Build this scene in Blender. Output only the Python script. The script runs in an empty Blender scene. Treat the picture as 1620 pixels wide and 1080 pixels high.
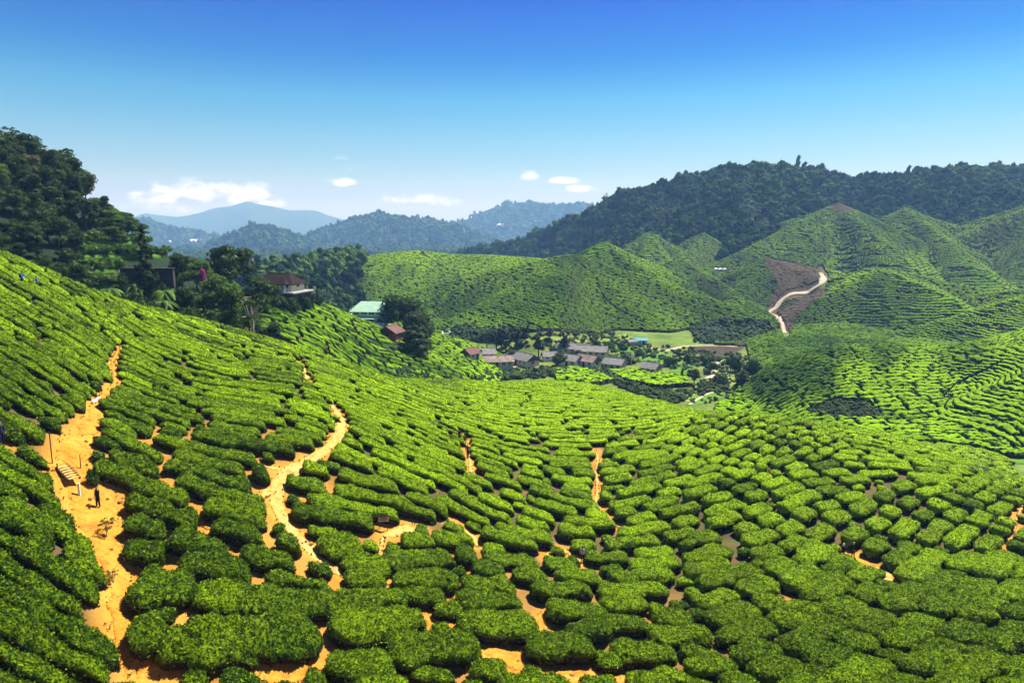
import bpy, math, random
import numpy as np
from math import radians as R, sin, cos, pi
SC = bpy.context.scene
COL = SC.collection
random.seed(5)
rng = np.random.default_rng(11)

# ------------------------------------------------------------------ camera, sky, sun, exposure
F_PX, CX, CY, PITCH = 1055.0, 810.0, 540.0, math.atan2(170.0, 1055.0)
cam = bpy.data.cameras.new('camera')
cam.sensor_width = 36.0
cam.lens = 36.0 * F_PX / 1620.0
cam.clip_start, cam.clip_end = 0.3, 30000.0
cam_o = bpy.data.objects.new('camera', cam)
COL.objects.link(cam_o)
cam_o.rotation_euler = (pi / 2 - PITCH, 0, 0)
SC.camera = cam_o

SUN_EL, SUN_AZ = R(58), R(46)          # azimuth clockwise from +Y (straight ahead)
sun = bpy.data.lights.new('sun', 'SUN')
sun.energy, sun.angle, sun.color = 5.0, R(0.53), (1.0, 0.955, 0.87)
sun_o = bpy.data.objects.new('sun', sun)
COL.objects.link(sun_o)
sun_o.rotation_euler = (pi / 2 - SUN_EL, 0, pi - SUN_AZ)
sun_o.location = (0, 0, 200)

W = bpy.data.worlds.new('World')
SC.world = W
W.use_nodes = True
SC.view_settings.view_transform = 'Standard'
SC.view_settings.look = 'None'
SC.view_settings.gamma = 1.0
SC.view_settings.exposure = 1.35
SC.cycles.use_denoising = True
SC.cycles.max_bounces = 5
SC.cycles.diffuse_bounces = 2
SC.cycles.glossy_bounces = 1
SC.cycles.transmission_bounces = 3
SC.cycles.transparent_max_bounces = 4
SC.cycles.volume_bounces = 0
SC.cycles.caustics_reflective = False
SC.cycles.caustics_refractive = False
SC.cycles.sample_clamp_indirect = 4.0
SC.cycles.use_adaptive_sampling = True
SC.cycles.adaptive_threshold = 0.01


def build_world():
    nt = W.node_tree
    nt.nodes.clear()
    N = nt.nodes.new
    L = nt.links.new

    def math_(op, a, b=None, clamp=False):
        n = N('ShaderNodeMath'); n.operation = op; n.use_clamp = clamp
        for i, v in enumerate((a, b)):
            if v is None: continue
            if isinstance(v, (int, float)): n.inputs[i].default_value = v
            else: L(v, n.inputs[i])
        return n.outputs[0]
    sky = N('ShaderNodeTexSky')
    sky.sky_type = 'NISHITA'
    sky.sun_disc = False
    sky.sun_elevation = SUN_EL
    sky.sun_rotation = SUN_AZ
    sky.altitude = 1400
    sky.air_density = 1.0
    sky.dust_density = 0.3
    sky.ozone_density = 4.0
    tc = N('ShaderNodeTexCoord')
    nrm = N('ShaderNodeVectorMath'); nrm.operation = 'NORMALIZE'
    L(tc.outputs['Generated'], nrm.inputs[0])
    sep = N('ShaderNodeSeparateXYZ')
    L(nrm.outputs[0], sep.inputs[0])
    x, y, z = sep.outputs
    el = math_('ARCSINE', z)
    az = math_('ARCTAN2', x, y)
    # deep saturated blue of a clear highland sky, paler towards the horizon
    hsv = N('ShaderNodeHueSaturation')
    hsv.inputs['Saturation'].default_value = 1.3
    hsv.inputs['Hue'].default_value = 0.513
    L(sky.outputs[0], hsv.inputs['Color'])
    gam = N('ShaderNodeGamma'); gam.inputs[1].default_value = 1.0
    L(hsv.outputs[0], gam.inputs[0])
    ramp = N('ShaderNodeValToRGB')
    cr = ramp.color_ramp
    cr.elements[0].position, cr.elements[0].color = 0.0184, (0.707, 0.625, 0.791, 1)
    cr.elements[1].position, cr.elements[1].color = 0.3088, (0.015, 0.456, 1.024, 1)
    for p_, c_ in ((0.0440, (0.908, 0.662, 0.791, 1)), (0.0729, (1.214, 0.950, 0.721, 1)), (0.1295, (1.143, 1.189, 0.843, 1)), (0.1851, (0.718, 1.236, 0.957, 1)), (0.2386, (0.126, 0.787, 0.972, 1))):
        e = cr.elements.new(p_); e.color = c_
    L(el, ramp.inputs[0])
    mul = N('ShaderNodeMixRGB'); mul.blend_type = 'MULTIPLY'; mul.inputs[0].default_value = 1.0
    L(gam.outputs[0], mul.inputs[1]); L(ramp.outputs[0], mul.inputs[2])
    # small fair-weather cumulus low over the hills
    mp = N('ShaderNodeCombineXYZ')
    L(az, mp.inputs[0]); L(math_('MULTIPLY', el, 1.7), mp.inputs[1])
    nz = N('ShaderNodeTexNoise')
    nz.inputs['Scale'].default_value = 36; nz.inputs['Detail'].default_value = 7; nz.inputs['Roughness'].default_value = 0.62
    L(mp.outputs[0], nz.inputs['Vector'])
    total = None
    for (px, py, sx, sy, k) in CLOUDS:
        a0 = math.atan((px - CX) / F_PX * 1.0)
        e0 = math.atan(e_of(py)) * cos(a0)
        da = math_('DIVIDE', math_('SUBTRACT', az, a0), sx / F_PX)
        de = math_('DIVIDE', math_('SUBTRACT', el, e0), sy / F_PX)
        # flat-bottomed: below centre the falloff is quicker
        neg = math_('MULTIPLY', math_('LESS_THAN', de, 0.0), 0.5)
        de = math_('MULTIPLY', de, math_('ADD', 1.0, neg))
        d2 = math_('ADD', math_('MULTIPLY', da, da), math_('MULTIPLY', de, de))
        m = math_('MULTIPLY', math_('SUBTRACT', 1.0, d2, True), k)
        total = m if total is None else math_('MAXIMUM', total, m)
    cl = math_('ADD', math_('SUBTRACT', total, 0.42), math_('MULTIPLY', math_('SUBTRACT', nz.outputs[0], 0.5), 3.2))
    cl = math_('MULTIPLY', math_('MULTIPLY', cl, 0.7, True), math_('MULTIPLY', total, 1.4, True), True)
    cl = math_('MULTIPLY', cl, 0.8)
    cm = N('ShaderNodeMixRGB')
    L(cl, cm.inputs[0]); L(mul.outputs[0], cm.inputs[1])
    cm.inputs[2].default_value = (16, 16.5, 17, 1)
    bg = N('ShaderNodeBackground')
    bg.inputs['Strength'].default_value = 0.05
    L(cm.outputs[0], bg.inputs['Color'])
    out = N('ShaderNodeOutputWorld')
    L(bg.outputs[0], out.inputs['Surface'])


# ------------------------------------------------------------------ picture <-> place geometry
ST, CT = sin(PITCH), cos(PITCH)


def e_of(py):
    d = (np.asarray(py, float) - CY) / F_PX
    return (-ST - d * CT) / (CT - d * ST)


def P(px, py, Y):
    d = (np.asarray(py, float) - CY) / F_PX
    yy = CT - d * ST
    return np.stack([(np.asarray(px, float) - CX) / F_PX / yy * Y, np.asarray(Y, float) + 0 * d, (-ST - d * CT) / yy * Y], -1)


def project(X, Y, Z):
    dep = Y * CT - Z * ST
    up = Y * ST + Z * CT
    return CX + F_PX * X / dep, CY - F_PX * up / dep


CLOUDS = [(262, 310, 50, 24, 1.0), (325, 306, 50, 28, 1.1), (390, 308, 60, 28, 1.1), (440, 322, 50, 14, 0.8), (541, 289, 36, 12, 0.95),
          (650, 316, 70, 15, 0.85), (705, 320, 40, 14, 0.85), (838, 281, 24, 13, 1.0), (888, 286, 34, 10, 1.0),
          (912, 300, 44, 10, .95), (520, 268, 100, 6, 0.3), (610, 214, 26, 4, 0.3), (546, 250, 22, 6, 0.35), (300, 330, 110, 16, 0.6)]
build_world()


# ------------------------------------------------------------------ noise
def _h(ix, iy, iz):
    h = (ix.astype(np.int64) * 374761393 + iy.astype(np.int64) * 668265263 + iz.astype(np.int64) * 2147483647 + 1013904223) & 0xffffffff
    h = ((h ^ (h >> 13)) * 1274126177) & 0xffffffff
    h = h ^ (h >> 16)
    h = (h * 2246822519) & 0xffffffff
    return ((h ^ (h >> 15)) & 0xffffff) / float(0xffffff)


def n3(x, y, z):
    x, y, z = np.broadcast_arrays(np.asarray(x, float), np.asarray(y, float), np.asarray(z, float))
    ix, iy, iz = np.floor(x), np.floor(y), np.floor(z)
    fx, fy, fz = x - ix, y - iy, z - iz
    fx, fy, fz = [f * f * (3 - 2 * f) for f in (fx, fy, fz)]
    ix, iy, iz = ix.astype(np.int64), iy.astype(np.int64), iz.astype(np.int64)
    r = 0
    for a in (0, 1):
        for b in (0, 1):
            for c in (0, 1):
                w = (fx if a else 1 - fx) * (fy if b else 1 - fy) * (fz if c else 1 - fz)
                r = r + w * _h(ix + a, iy + b, iz + c)
    return r * 2 - 1


def n2(x, y, seed=0):
    x, y = np.broadcast_arrays(np.asarray(x, float), np.asarray(y, float))
    ix, iy = np.floor(x), np.floor(y)
    fx, fy = x - ix, y - iy
    fx, fy = fx * fx * (3 - 2 * fx), fy * fy * (3 - 2 * fy)
    ix, iy = ix.astype(np.int64), iy.astype(np.int64)
    s = np.full(ix.shape, seed, np.int64)
    r = 0
    for a in (0, 1):
        for b in (0, 1):
            r = r + (fx if a else 1 - fx) * (fy if b else 1 - fy) * _h(ix + a, iy + b, s)
    return r * 2 - 1


def fbm2(x, y, seed=0, o=3):
    r, a = 0, 1.0
    for i in range(o):
        r = r + a * n2(x * 2 ** i, y * 2 ** i, seed + i * 17); a *= 0.5
    return r


# ------------------------------------------------------------------ terrain
class TPS:
    def __init__(s, xy, v, lam=0.0):
        xy = np.asarray(xy, float); v = np.asarray(v, float)
        s.c = xy.mean(0); s.k = 1.0 / 50.0
        s.p = (xy - s.c) * s.k
        n = len(xy)
        K = s.phi(s.p[:, None, :], s.p[None, :, :]) + lam * np.eye(n)
        Q = np.hstack([np.ones((n, 1)), s.p])
        A = np.zeros((n + 3, n + 3)); A[:n, :n] = K; A[:n, n:] = Q; A[n:, :n] = Q.T
        sol = np.linalg.solve(A, np.concatenate([v, np.zeros(3)]))
        s.w, s.a = sol[:n], sol[n:]

    @staticmethod
    def phi(a, b):
        r2 = ((a - b) ** 2).sum(-1)
        return 0.5 * r2 * np.log(r2 + 1e-9)

    def __call__(s, X, Y):
        X = np.asarray(X, float); sh = X.shape
        q = np.stack([(X.ravel() - s.c[0]) * s.k, (np.asarray(Y, float).ravel() - s.c[1]) * s.k], -1)
        out = np.empty(len(q))
        for i in range(0, len(q), 40000):
            c = q[i:i + 40000]
            r2 = (c[:, None, 0] - s.p[None, :, 0]) ** 2 + (c[:, None, 1] - s.p[None, :, 1]) ** 2
            out[i:i + 40000] = (0.5 * r2 * np.log(r2 + 1e-9)) @ s.w + s.a[0] + c @ s.a[1:]
        return out.reshape(sh)


NEAR = [(1640, 812, 78), (0, 1080, 30), (100, 1080, 33), (215, 1070, 37), (300, 1080, 37), (450, 1080, 40), (600, 1080, 42), (810, 1080, 43.5),
        (1000, 1080, 44), (1200, 1080, 44), (1400, 1080, 43), (1620, 1080, 42), (0, 950, 35), (0, 850, 40), (0, 700, 50), (0, 560, 62),
        (0, 480, 76), (37, 450, 85), (0, 405, 95), (100, 870, 42), (100, 700, 54), (100, 560, 70), (100, 470, 89), (155, 803, 50),
        (180, 930, 43), (140, 690, 57.5), (155, 640, 64), (185, 560, 77), (190, 481, 100), (300, 1000, 40), (300, 900, 46), (300, 800, 53),
        (300, 700, 62), (300, 600, 78), (300, 540, 92), (300, 508, 104), (400, 533, 109), (480, 590, 96), (540, 680, 76), (440, 780, 60),
        (540, 900, 53.5), (500, 563, 117), (620, 605, 134), (600, 700, 77), (700, 800, 68), (650, 980, 49), (700, 650, 103), (740, 715, 85),
        (800, 640, 116), (800, 612, 138), (920, 887, 66), (920, 980, 53), (940, 780, 82), (940, 710, 95), (900, 611, 139), (900, 640, 118),
        (1000, 633, 131), (1080, 655, 120), (1080, 700, 97), (1080, 780, 81), (1080, 880, 67), (1200, 668, 103), (1200, 700, 95),
        (1200, 780, 80), (1200, 880, 66), (1200, 980, 54), (1340, 880, 67), (1340, 686, 103), (1340, 750, 85), (1440, 706, 102),
        (1440, 760, 84), (1540, 750, 96), (1600, 790, 84), (1600, 900, 64), (1620, 980, 52), (1900, 1080, 38), (1900, 830, 74),
        (-250, 600, 48), (-250, 400, 84)]


def build_near():
    pts = [tuple(P(*q)) for q in NEAR]
    pts += [(0, 0, -1.9), (-15, 0, -3.5), (15, 0, -3.5), (0, 14, -13.5), (-12, 15, -14), (20, 15, -15), (0, 28, -24.5), (-45, 0, -6),
            (50, 0, -14), (0, -40, 4), (-60, -40, 4), (60, -40, 0)]
    for px, py, Y, z1, z2 in ((-100, 380, 92, -7, -15), (0, 405, 95, -7, -16), (100, 455, 98, -11, -18), (190, 481, 101, -14, -20), (300, 508, 105, -17, -27), (400, 533, 110, -21, -33),
                          (500, 563, 118, -25, -40), (620, 605, 135, -33, -45), (720, 608, 138, -34, -46), (800, 612, 139, -35, -47),
                          (900, 611, 140, -35, -48), (1000, 633, 132, -36, -48), (1080, 655, 121, -36, -48), (1200, 668, 104, -33.5, -48),
                          (1340, 686, 104, -35.5, -48), (1440, 706, 103, -37.5, -48), (1540, 750, 97, -40, -48), (1640, 812, 80, -40, -49),
                          (1900, 830, 74, -38, -48)):
        x, y, z = P(px, py, Y)
        for dy, zz in ((13, z1), (45, z2)):
            k = (Y + dy) / Y
            pts.append((x * k, Y + dy, zz))
    pts = np.array(pts)
    return TPS(pts[:, :2], pts[:, 2], 1e-4)


T_NEAR = build_near()

SPUR = [(400, 520, 140), (420, 492, 160), (445, 473, 175), (480, 474, 182), (500, 480, 188), (500, 540, 150), (500, 510, 168), (545, 503, 205), (590, 517, 215),
        (600, 590, 165), (600, 550, 182), (640, 540, 200), (560, 570, 160), (680, 560, 205), (700, 542, 232), (740, 592, 200), (740, 562, 225),
        (760, 553, 250), (680, 600, 175), (450, 560, 135), (350, 500, 140), (300, 470, 145), (650, 520, 225), (620, 505, 238)]


def build_spur():
    pts = [tuple(P(*q)) for q in SPUR]
    for px, Y, z in ((300, 190, -22), (400, 215, -26), (450, 225, -30), (520, 245, -38), (600, 262, -44), (680, 275, -46), (760, 285, -50), (820, 240, -52),
                     (820, 200, -52), (760, 170, -52), (640, 140, -50), (500, 118, -40), (400, 110, -32), (300, 110, -26), (200, 140, -20), (200, 190, -20), (850, 300, -56)):
        pts.append(((px - CX) / F_PX * Y, Y, z))
    pts = np.array(pts)
    return TPS(pts[:, :2], pts[:, 2], 1e-3)


T_SPUR = build_spur()

# ridges: crest (px, py, distance), front slope, back slope, rounding
RIDGES = {
    'left_hill': ([(-500, 150, 165), (-200, 185, 172), (0, 250, 176), (60, 275, 176), (110, 300, 176), (150, 336, 172), (190, 366, 170), (240, 388, 168), (280, 414, 166), (330, 462, 163), (400, 515, 160), (480, 560, 160)], 0.62, 0.3, 5, 'wood'),
    'tea_ridge': ([(400, 500, 480), (450, 470, 480), (500, 437, 480), (560, 413, 485), (600, 405, 488), (660, 399, 490), (720, 405, 490), (780, 406, 490), (850, 411, 490), (900, 421, 490), (960, 440, 490), (1040, 480, 490)], 0.30, 0.35, 3, 'tea'),
    'gully_hill': ([(1050, 680, 188), (1100, 665, 190), (1150, 640, 196), (1210, 592, 205), (1280, 562, 212), (1340, 555, 216), (1400, 554, 218), (1480, 555, 222), (1560, 546, 228), (1620, 526, 235), (1750, 480, 245), (2000, 470, 250)], 0.22, 0.25, 2.5, 'tea'),
    'forest_ridge': ([(600, 450, 1050), (720, 414, 1000), (830, 390, 900), (930, 346, 820), (980, 316, 780), (1050, 306, 760), (1080, 291, 750), (1180, 274, 750), (1290, 281, 760), (1340, 298, 790), (1400, 292, 750), (1500, 279, 740), (1560, 274, 740), (1620, 282, 740), (1800, 300, 740), (2200, 330, 740)], 0.45, 0.4, 10, 'wood'),
    'blue_a': ([(-300, 360, 3040), (150, 356, 3040), (225, 353, 3040), (280, 367, 3040), (330, 377, 3040), (380, 385, 3040), (480, 420, 3040)], 0.35, 0.3, 10, 'wood'),
    'blue_b': ([(250, 440, 2070), (300, 410, 2070), (340, 387, 2070), (400, 363, 2070), (440, 370, 2070), (490, 388, 2070), (520, 404, 2070), (580, 440, 2070)], 0.35, 0.3, 10, 'wood'),
    'blue_c': ([(400, 440, 2470), (440, 408, 2470), (500, 373, 2470), (560, 352, 2470), (600, 345, 2470), (660, 353, 2470), (720, 362, 2470), (760, 378, 2470), (840, 410, 2470), (900, 430, 2470)], 0.35, 0.3, 10, 'wood'),
    'blue_d': ([(560, 420, 3610), (640, 385, 3610), (700, 362, 3610), (750, 351, 3610), (790, 331, 3610), (835, 326, 3610), (870, 331, 3610), (925, 329, 3610), (960, 340, 3610), (1030, 370, 3610)], 0.35, 0.3, 10, 'wood'),
    'near_wood': ([(300, 470, 380), (340, 452, 390), (400, 436, 400), (440, 428, 410), (500, 420, 455), (560, 412, 472), (590, 424, 480), (620, 450, 480)], 0.30, 0.3, 5, 'wood'),
    'far_mountain': ([(-400, 372, 6000), (60, 366, 6000), (160, 352, 6000), (205, 345, 6000), (232, 336, 6000), (265, 342, 6000), (300, 341, 6000), (330, 331, 6000), (370, 324, 6000), (392, 318, 6000), (420, 324, 6000), (450, 331, 6000), (500, 333, 6000), (540, 346, 6000), (600, 364, 6000), (900, 380, 6000)], 0.3, 0.5, 10, 'bare'),
}
# hills: peak (px, py, distance), slopes left / right / front / back, rounding
HILLS = [
    (905, 406, 405, .30, .45, .36, .5, 3.5), (955, 386, 440, .62, .55, .45, .5, 2.0), (1075, 414, 480, .35, .5, .4, .5, 3),
    (1028, 368, 560, .75, .70, .6, .6, .8), (1113, 370, 580, .55, .62, .6, .6, .8), (1215, 412, 450, .62, .32, .45, .5, 2.5),
    (1325, 323, 570, .58, .52, .5, .5, 1.2), (1435, 331, 560, .5, .64, .5, .5, 1.5), (1680, 312, 520, .5, .3, .5, .5, 3),
    (1543, 380, 545, .5, .5, .5, .5, 3), (1390, 428, 390, .58, .45, .42, .5, 7), (1750, 442, 300, .46, .4, .4, .4, 3),
    (1605, 430, 455, .35, .3, .4, .5, 5), (1760, 545, 188, .33, .3, .33, .3, 2), (790, 441, 440, .2, .3, .3, .4, 3),
]


def _ridge_tab():
    tab = []
    for k, (cr, af, ab, w, kind) in RIDGES.items():
        c = np.array(cr, float)
        pt = P(c[:, 0], c[:, 1], c[:, 2])
        u = pt[:, 0] / pt[:, 1]
        uu = np.linspace(u[0], u[-1], 400)
        g = np.exp(-np.linspace(-2, 2, 9) ** 2); g /= g.sum()

        def sm(v):
            v = np.interp(uu, u, v)
            v = np.concatenate([np.full(4, v[0]), v, np.full(4, v[-1])])
            return np.convolve(v, g, 'valid')
        tab.append((k, uu, sm(pt[:, 1]), sm(pt[:, 2]), af, ab, w, kind))
    return tab


RTAB = _ridge_tab()
HTAB = [(tuple(P(px, py, Y)), a, b, c, d, w) for px, py, Y, a, b, c, d, w in HILLS]
NAMES = ['base', 'near', 'spur'] + [r[0] for r in RTAB] + ['hill%d' % i for i in range(len(HTAB))]
KIND = ['base', 'near', 'spur'] + [r[7] for r in RTAB] + ['tea'] * len(HTAB)


def terrain(X, Y, full=False):
    """height of the ground; with full also the landform index and the row coordinate down its fall line"""
    X = np.asarray(X, float); Y = np.asarray(Y, float)
    Yc = np.maximum(Y, 1.0)
    u = np.clip(X / Yc, -1.9, 1.9)
    base = -48 + 1.2 * n2(X / 60, Y / 60, 3) - np.clip((Y - 650) / 100, 0, 12)
    best = base.copy()
    idx = np.zeros(X.shape, np.int16)
    phi = Y * 1.0

    def put(z, i, ph):
        m = z > best
        best[m] = z[m]; idx[m] = i
        if full: phi[m] = np.broadcast_to(ph, X.shape)[m]
    m = (Y < 190) & (np.abs(X) < 260)
    z = np.full(X.shape, -1e3)
    if m.any():
        q = T_NEAR(X[m], Y[m])
        q = q - np.clip(Y[m] - 175, 0, 99) * 0.8
        q = np.minimum(q, 8)
        z[m] = q
    put(z, 1, 0)
    m = (Y > 100) & (Y < 310) & (X > -130) & (X < 30)
    z = np.full(X.shape, -1e3)
    if m.any():
        z[m] = T_SPUR(X[m], Y[m]) - np.clip(X[m] - 10, 0, 99) * .8 - np.clip(-100 - X[m], 0, 99) * .6 - np.clip(112 - Y[m], 0, 99)
    put(z, 2, 0.8 * Y - 0.55 * X)
    for i, (k, uu, yc, zc, af, ab, w, kind) in enumerate(RTAB):
        yy = np.interp(u, uu, yc); zz = np.interp(u, uu, zc)
        d = Y - yy
        a = np.where(d < 0, af, ab)
        z = zz - (np.sqrt((a * d) ** 2 + w * w) - w)
        out = np.clip(np.maximum(uu[0] - u, u - uu[-1]), 0, 9)
        z = z - out * yy * 0.5
        s = np.maximum(60.0, yy * .06) if kind == 'wood' else 45.0
        if kind != 'bare':
            amp = {'wood': np.maximum(9.0, yy * .010), 'tea': 4.5}[kind] * np.clip(np.abs(d) / s, 0, 1)
            if k == 'gully_hill': amp = 1.2 * np.clip(np.abs(d) / 30, 0, 1)
            if k == 'left_hill': amp = amp * 0.3
            z = z + amp * fbm2(X / s, Y / (2 * s), 40 + i, 2)
        put(z, 3 + i, -d)
    for i, (p, sl, sr, sf, sb, w) in enumerate(HTAB):
        dx, dy = X - p[0], Y - p[1]
        th = np.arctan2(dx, -dy)
        r = np.hypot(dx, dy)
        g = 1 + 0.22 * np.sin(5 * th + i * 1.7) * np.clip(r / 40, 0, 1) + 0.11 * np.sin(11 * th + i) * np.clip(r / 50, 0, 1)
        sx = np.where(dx < 0, sl, sr); sy = np.where(dy < 0, sf, sb)
        q = np.sqrt((sx * dx) ** 2 + (sy * dy) ** 2) * g
        z = p[2] - (np.sqrt(q * q + w * w) - w) + 1.0 * n2(X / 30, Y / 30, 70 + i) * np.clip(r / 40, 0, 1)
        put(z, 3 + len(RTAB) + i, q / (0.5 * (sl + sf)))
    if full: return best, idx, phi
    return best


# fast look-up over the near field
GX0, GX1, GY0, GY1, GS = -150.0, 170.0, 18.0, 200.0, 0.5
_gx = np.arange(GX0, GX1 + GS, GS); _gy = np.arange(GY0, GY1 + GS, GS)
_GXX, _GYY = np.meshgrid(_gx, _gy)
_GZ = terrain(_GXX, _GYY)


def grid_look(G, X, Y):
    fx = np.clip((np.asarray(X) - GX0) / GS, 0, len(_gx) - 1.001); fy = np.clip((np.asarray(Y) - GY0) / GS, 0, len(_gy) - 1.001)
    ix, iy = fx.astype(int), fy.astype(int)
    ax, ay = fx - ix, fy - iy
    return (G[iy, ix] * (1 - ax) + G[iy, ix + 1] * ax) * (1 - ay) + (G[iy + 1, ix] * (1 - ax) + G[iy + 1, ix + 1] * ax) * ay


def gz(X, Y): return grid_look(_GZ, X, Y)


def tz(x, y): return float(terrain(np.array([x]), np.array([y]))[0])


# heights over (X / Y, Y): used for sight lines and visibility
_VU = np.linspace(-1.0, 1.0, 800); _VY = np.exp(np.linspace(math.log(18), math.log(9600), 1300))
_VX, _VYY = np.meshgrid(_VU, _VY)
_VZ = terrain(_VX * _VYY, _VYY)
_VE = np.maximum.accumulate(_VZ / _VYY, axis=0)


def hit(px, py, y0=20.0, y1=5000.0):
    """where the sight line through a picture point meets the ground"""
    d = (py - CY) / F_PX
    yy = CT - d * ST
    u = (px - CX) / F_PX / yy; e = (-ST - d * CT) / yy
    f = min(max((u + 1) / 2 * 799, 0), 798.99); k = int(f); f -= k
    col = (_VZ[:, k] * (1 - f) + _VZ[:, k + 1] * f) / _VY
    b = np.nonzero((col > e) & (_VY > y0) & (_VY < y1))[0]
    if len(b) == 0: return None
    b = b[0]
    if b == 0: return None
    c0, c1 = col[b - 1], col[b]
    t = 1.0 if c1 <= c0 or c0 > e else (e - c0) / (c1 - c0)
    Y = _VY[b - 1] * (1 - t) + _VY[b] * t
    return np.array([u * Y, Y, e * Y])


def seen(X, Y, Z, slack=0.0):
    """is the point in sight of the camera (slack: metres it may lie below the sight line)"""
    X, Y, Z = [np.asarray(a, float) for a in (X, Y, Z)]
    iu = np.clip(((X / Y) + 1) / 2 * 799, 0, 799).astype(int)
    iy = np.clip(np.searchsorted(_VY, Y - 1.5) - 1, 0, 1299)
    return Z / Y > _VE[iy, iu] - slack / Y - 0.002


# ------------------------------------------------------------------ mesh helpers
def mk(name, verts, faces, mats, parent=None, smooth=False, mat_idx=None, attrs=None, loc=None):
    """faces: list of int arrays (each n x k)"""
    if not isinstance(faces, list): faces = [faces]
    faces = [np.asarray(f, np.int32) for f in faces if len(f)]
    me = bpy.data.meshes.new(name)
    verts = np.asarray(verts, np.float32)
    if loc is not None: verts = verts - np.asarray(loc, np.float32)
    me.vertices.add(len(verts)); me.vertices.foreach_set('co', verts.ravel())
    tot = sum(f.size for f in faces); nf = sum(len(f) for f in faces)
    me.loops.add(tot); me.polygons.add(nf)
    me.loops.foreach_set('vertex_index', np.concatenate([f.ravel() for f in faces]))
    sizes = np.concatenate([np.full(len(f), f.shape[1]) for f in faces])
    st = np.concatenate([[0], np.cumsum(sizes)[:-1]]).astype(np.int32)
    me.polygons.foreach_set('loop_start', st)
    if mat_idx is not None: me.polygons.foreach_set('material_index', np.asarray(mat_idx, np.int32))
    sm = smooth if isinstance(smooth, np.ndarray) else np.full(nf, bool(smooth))
    me.polygons.foreach_set('use_smooth', sm)
    me.update(calc_edges=True)
    for m in (mats if isinstance(mats, (list, tuple)) else [mats]): me.materials.append(m)
    for k, v in (attrs or {}).items():
        a = me.attributes.new(k, 'FLOAT', 'POINT'); a.data.foreach_set('value', np.asarray(v, np.float32))
    o = bpy.data.objects.new(name, me)
    COL.objects.link(o)
    if loc is not None: o.location = loc
    if parent is not None: o.parent = parent
    return o


def tag(o, label=None, cat=None, group=None, kind=None):
    if label: o['label'] = label
    if cat: o['category'] = cat
    if group: o['group'] = group
    if kind: o['kind'] = kind
    return o


def empty(name, loc, rz=0.0):
    o = bpy.data.objects.new(name, None)
    COL.objects.link(o)
    o.location = [float(c) for c in loc]; o.rotation_euler = (0, 0, rz)
    o.empty_display_size = 0.3
    return o


class MB:
    """collects simple solids into one mesh"""
    def __init__(s): s.v, s.f4, s.f3, s.n = [], [], [], 0

    def add(s, v, f4=(), f3=()):
        v = np.asarray(v, float)
        s.v.append(v)
        if len(f4): s.f4.append(np.asarray(f4) + s.n)
        if len(f3): s.f3.append(np.asarray(f3) + s.n)
        s.n += len(v)

    def box(s, c, d, rz=0.0, bev=0.0):
        x, y, z = [k / 2 for k in d]
        b = min(bev, x * .8, y * .8, z * .8)
        v = []
        if b <= 0:
            v = [(sx * x, sy * y, sz * z) for sz in (-1, 1) for sy in (-1, 1) for sx in (-1, 1)]
            v = np.array(v)
            f = [(0, 2, 3, 1), (4, 5, 7, 6), (0, 1, 5, 4), (2, 6, 7, 3), (0, 4, 6, 2), (1, 3, 7, 5)]
            v = rot(v, rz) + np.asarray(c); s.add(v, f); return s
        ring = [(-x, -y + b), (-x, y - b), (-x + b, y), (x - b, y), (x, y - b), (x, -y + b), (x - b, -y), (-x + b, -y)][::-1]
        ri = [(-x + b, -y + b), (-x + b, y - b), (-x + b, y - b), (x - b, y - b), (x - b, y - b), (x - b, -y + b), (x - b, -y + b), (-x + b, -y + b)][::-1]
        lay = [[(a, c_, -z) for a, c_ in ri], [(a, c_, -z + b) for a, c_ in ring], [(a, c_, z - b) for a, c_ in ring], [(a, c_, z) for a, c_ in ri]]
        v = np.array(sum(lay, []))
        f = []
        for k in range(3):
            for i in range(8):
                j = (i + 1) % 8
                f.append((k * 8 + i, k * 8 + j, k * 8 + 8 + j, k * 8 + 8 + i))
        f += [(24, 25, 26, 27), (24, 27, 28, 31), (28, 29, 30, 31), (3, 2, 1, 0), (7, 4, 3, 0), (7, 6, 5, 4)]
        s.add(rot(v, rz) + np.asarray(c), f)
        return s

    def tube(s, pts, r, k=6):
        pts = np.asarray(pts, float); n = len(pts)
        rr = np.broadcast_to(np.asarray(r, float), (n,))
        V = []
        for i in range(n):
            t = pts[min(i + 1, n - 1)] - pts[max(i - 1, 0)]
            t = t / (np.linalg.norm(t) + 1e-9)
            a = np.cross(t, (0, 0, 1.0)) if abs(t[2]) < .95 else np.cross(t, (1.0, 0, 0))
            a /= np.linalg.norm(a); b = np.cross(t, a)
            an = np.arange(k) * 2 * pi / k
            V.append(pts[i] + rr[i] * (np.cos(an)[:, None] * a + np.sin(an)[:, None] * b))
        f = [(i * k + j, i * k + (j + 1) % k, (i + 1) * k + (j + 1) % k, (i + 1) * k + j) for i in range(n - 1) for j in range(k)]
        V = np.concatenate(V + [pts[:1], pts[-1:]])
        f3 = [(n * k, (j + 1) % k, j) for j in range(k)] + [(n * k + 1, (n - 1) * k + j, (n - 1) * k + (j + 1) % k) for j in range(k)]
        s.add(V, f, f3)
        return s

    def build(s, name, mat, parent=None, smooth=False, loc=None):
        fs = []
        if s.f4: fs.append(np.concatenate(s.f4))
        if s.f3: fs.append(np.concatenate(s.f3))
        return mk(name, np.concatenate(s.v), fs, mat, parent, smooth, loc=loc)


def rot(v, a):
    v = np.array(v, float); c, s_ = cos(a), sin(a)
    out = v.copy(); out[:, 0] = v[:, 0] * c - v[:, 1] * s_; out[:, 1] = v[:, 0] * s_ + v[:, 1] * c
    return out


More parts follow.
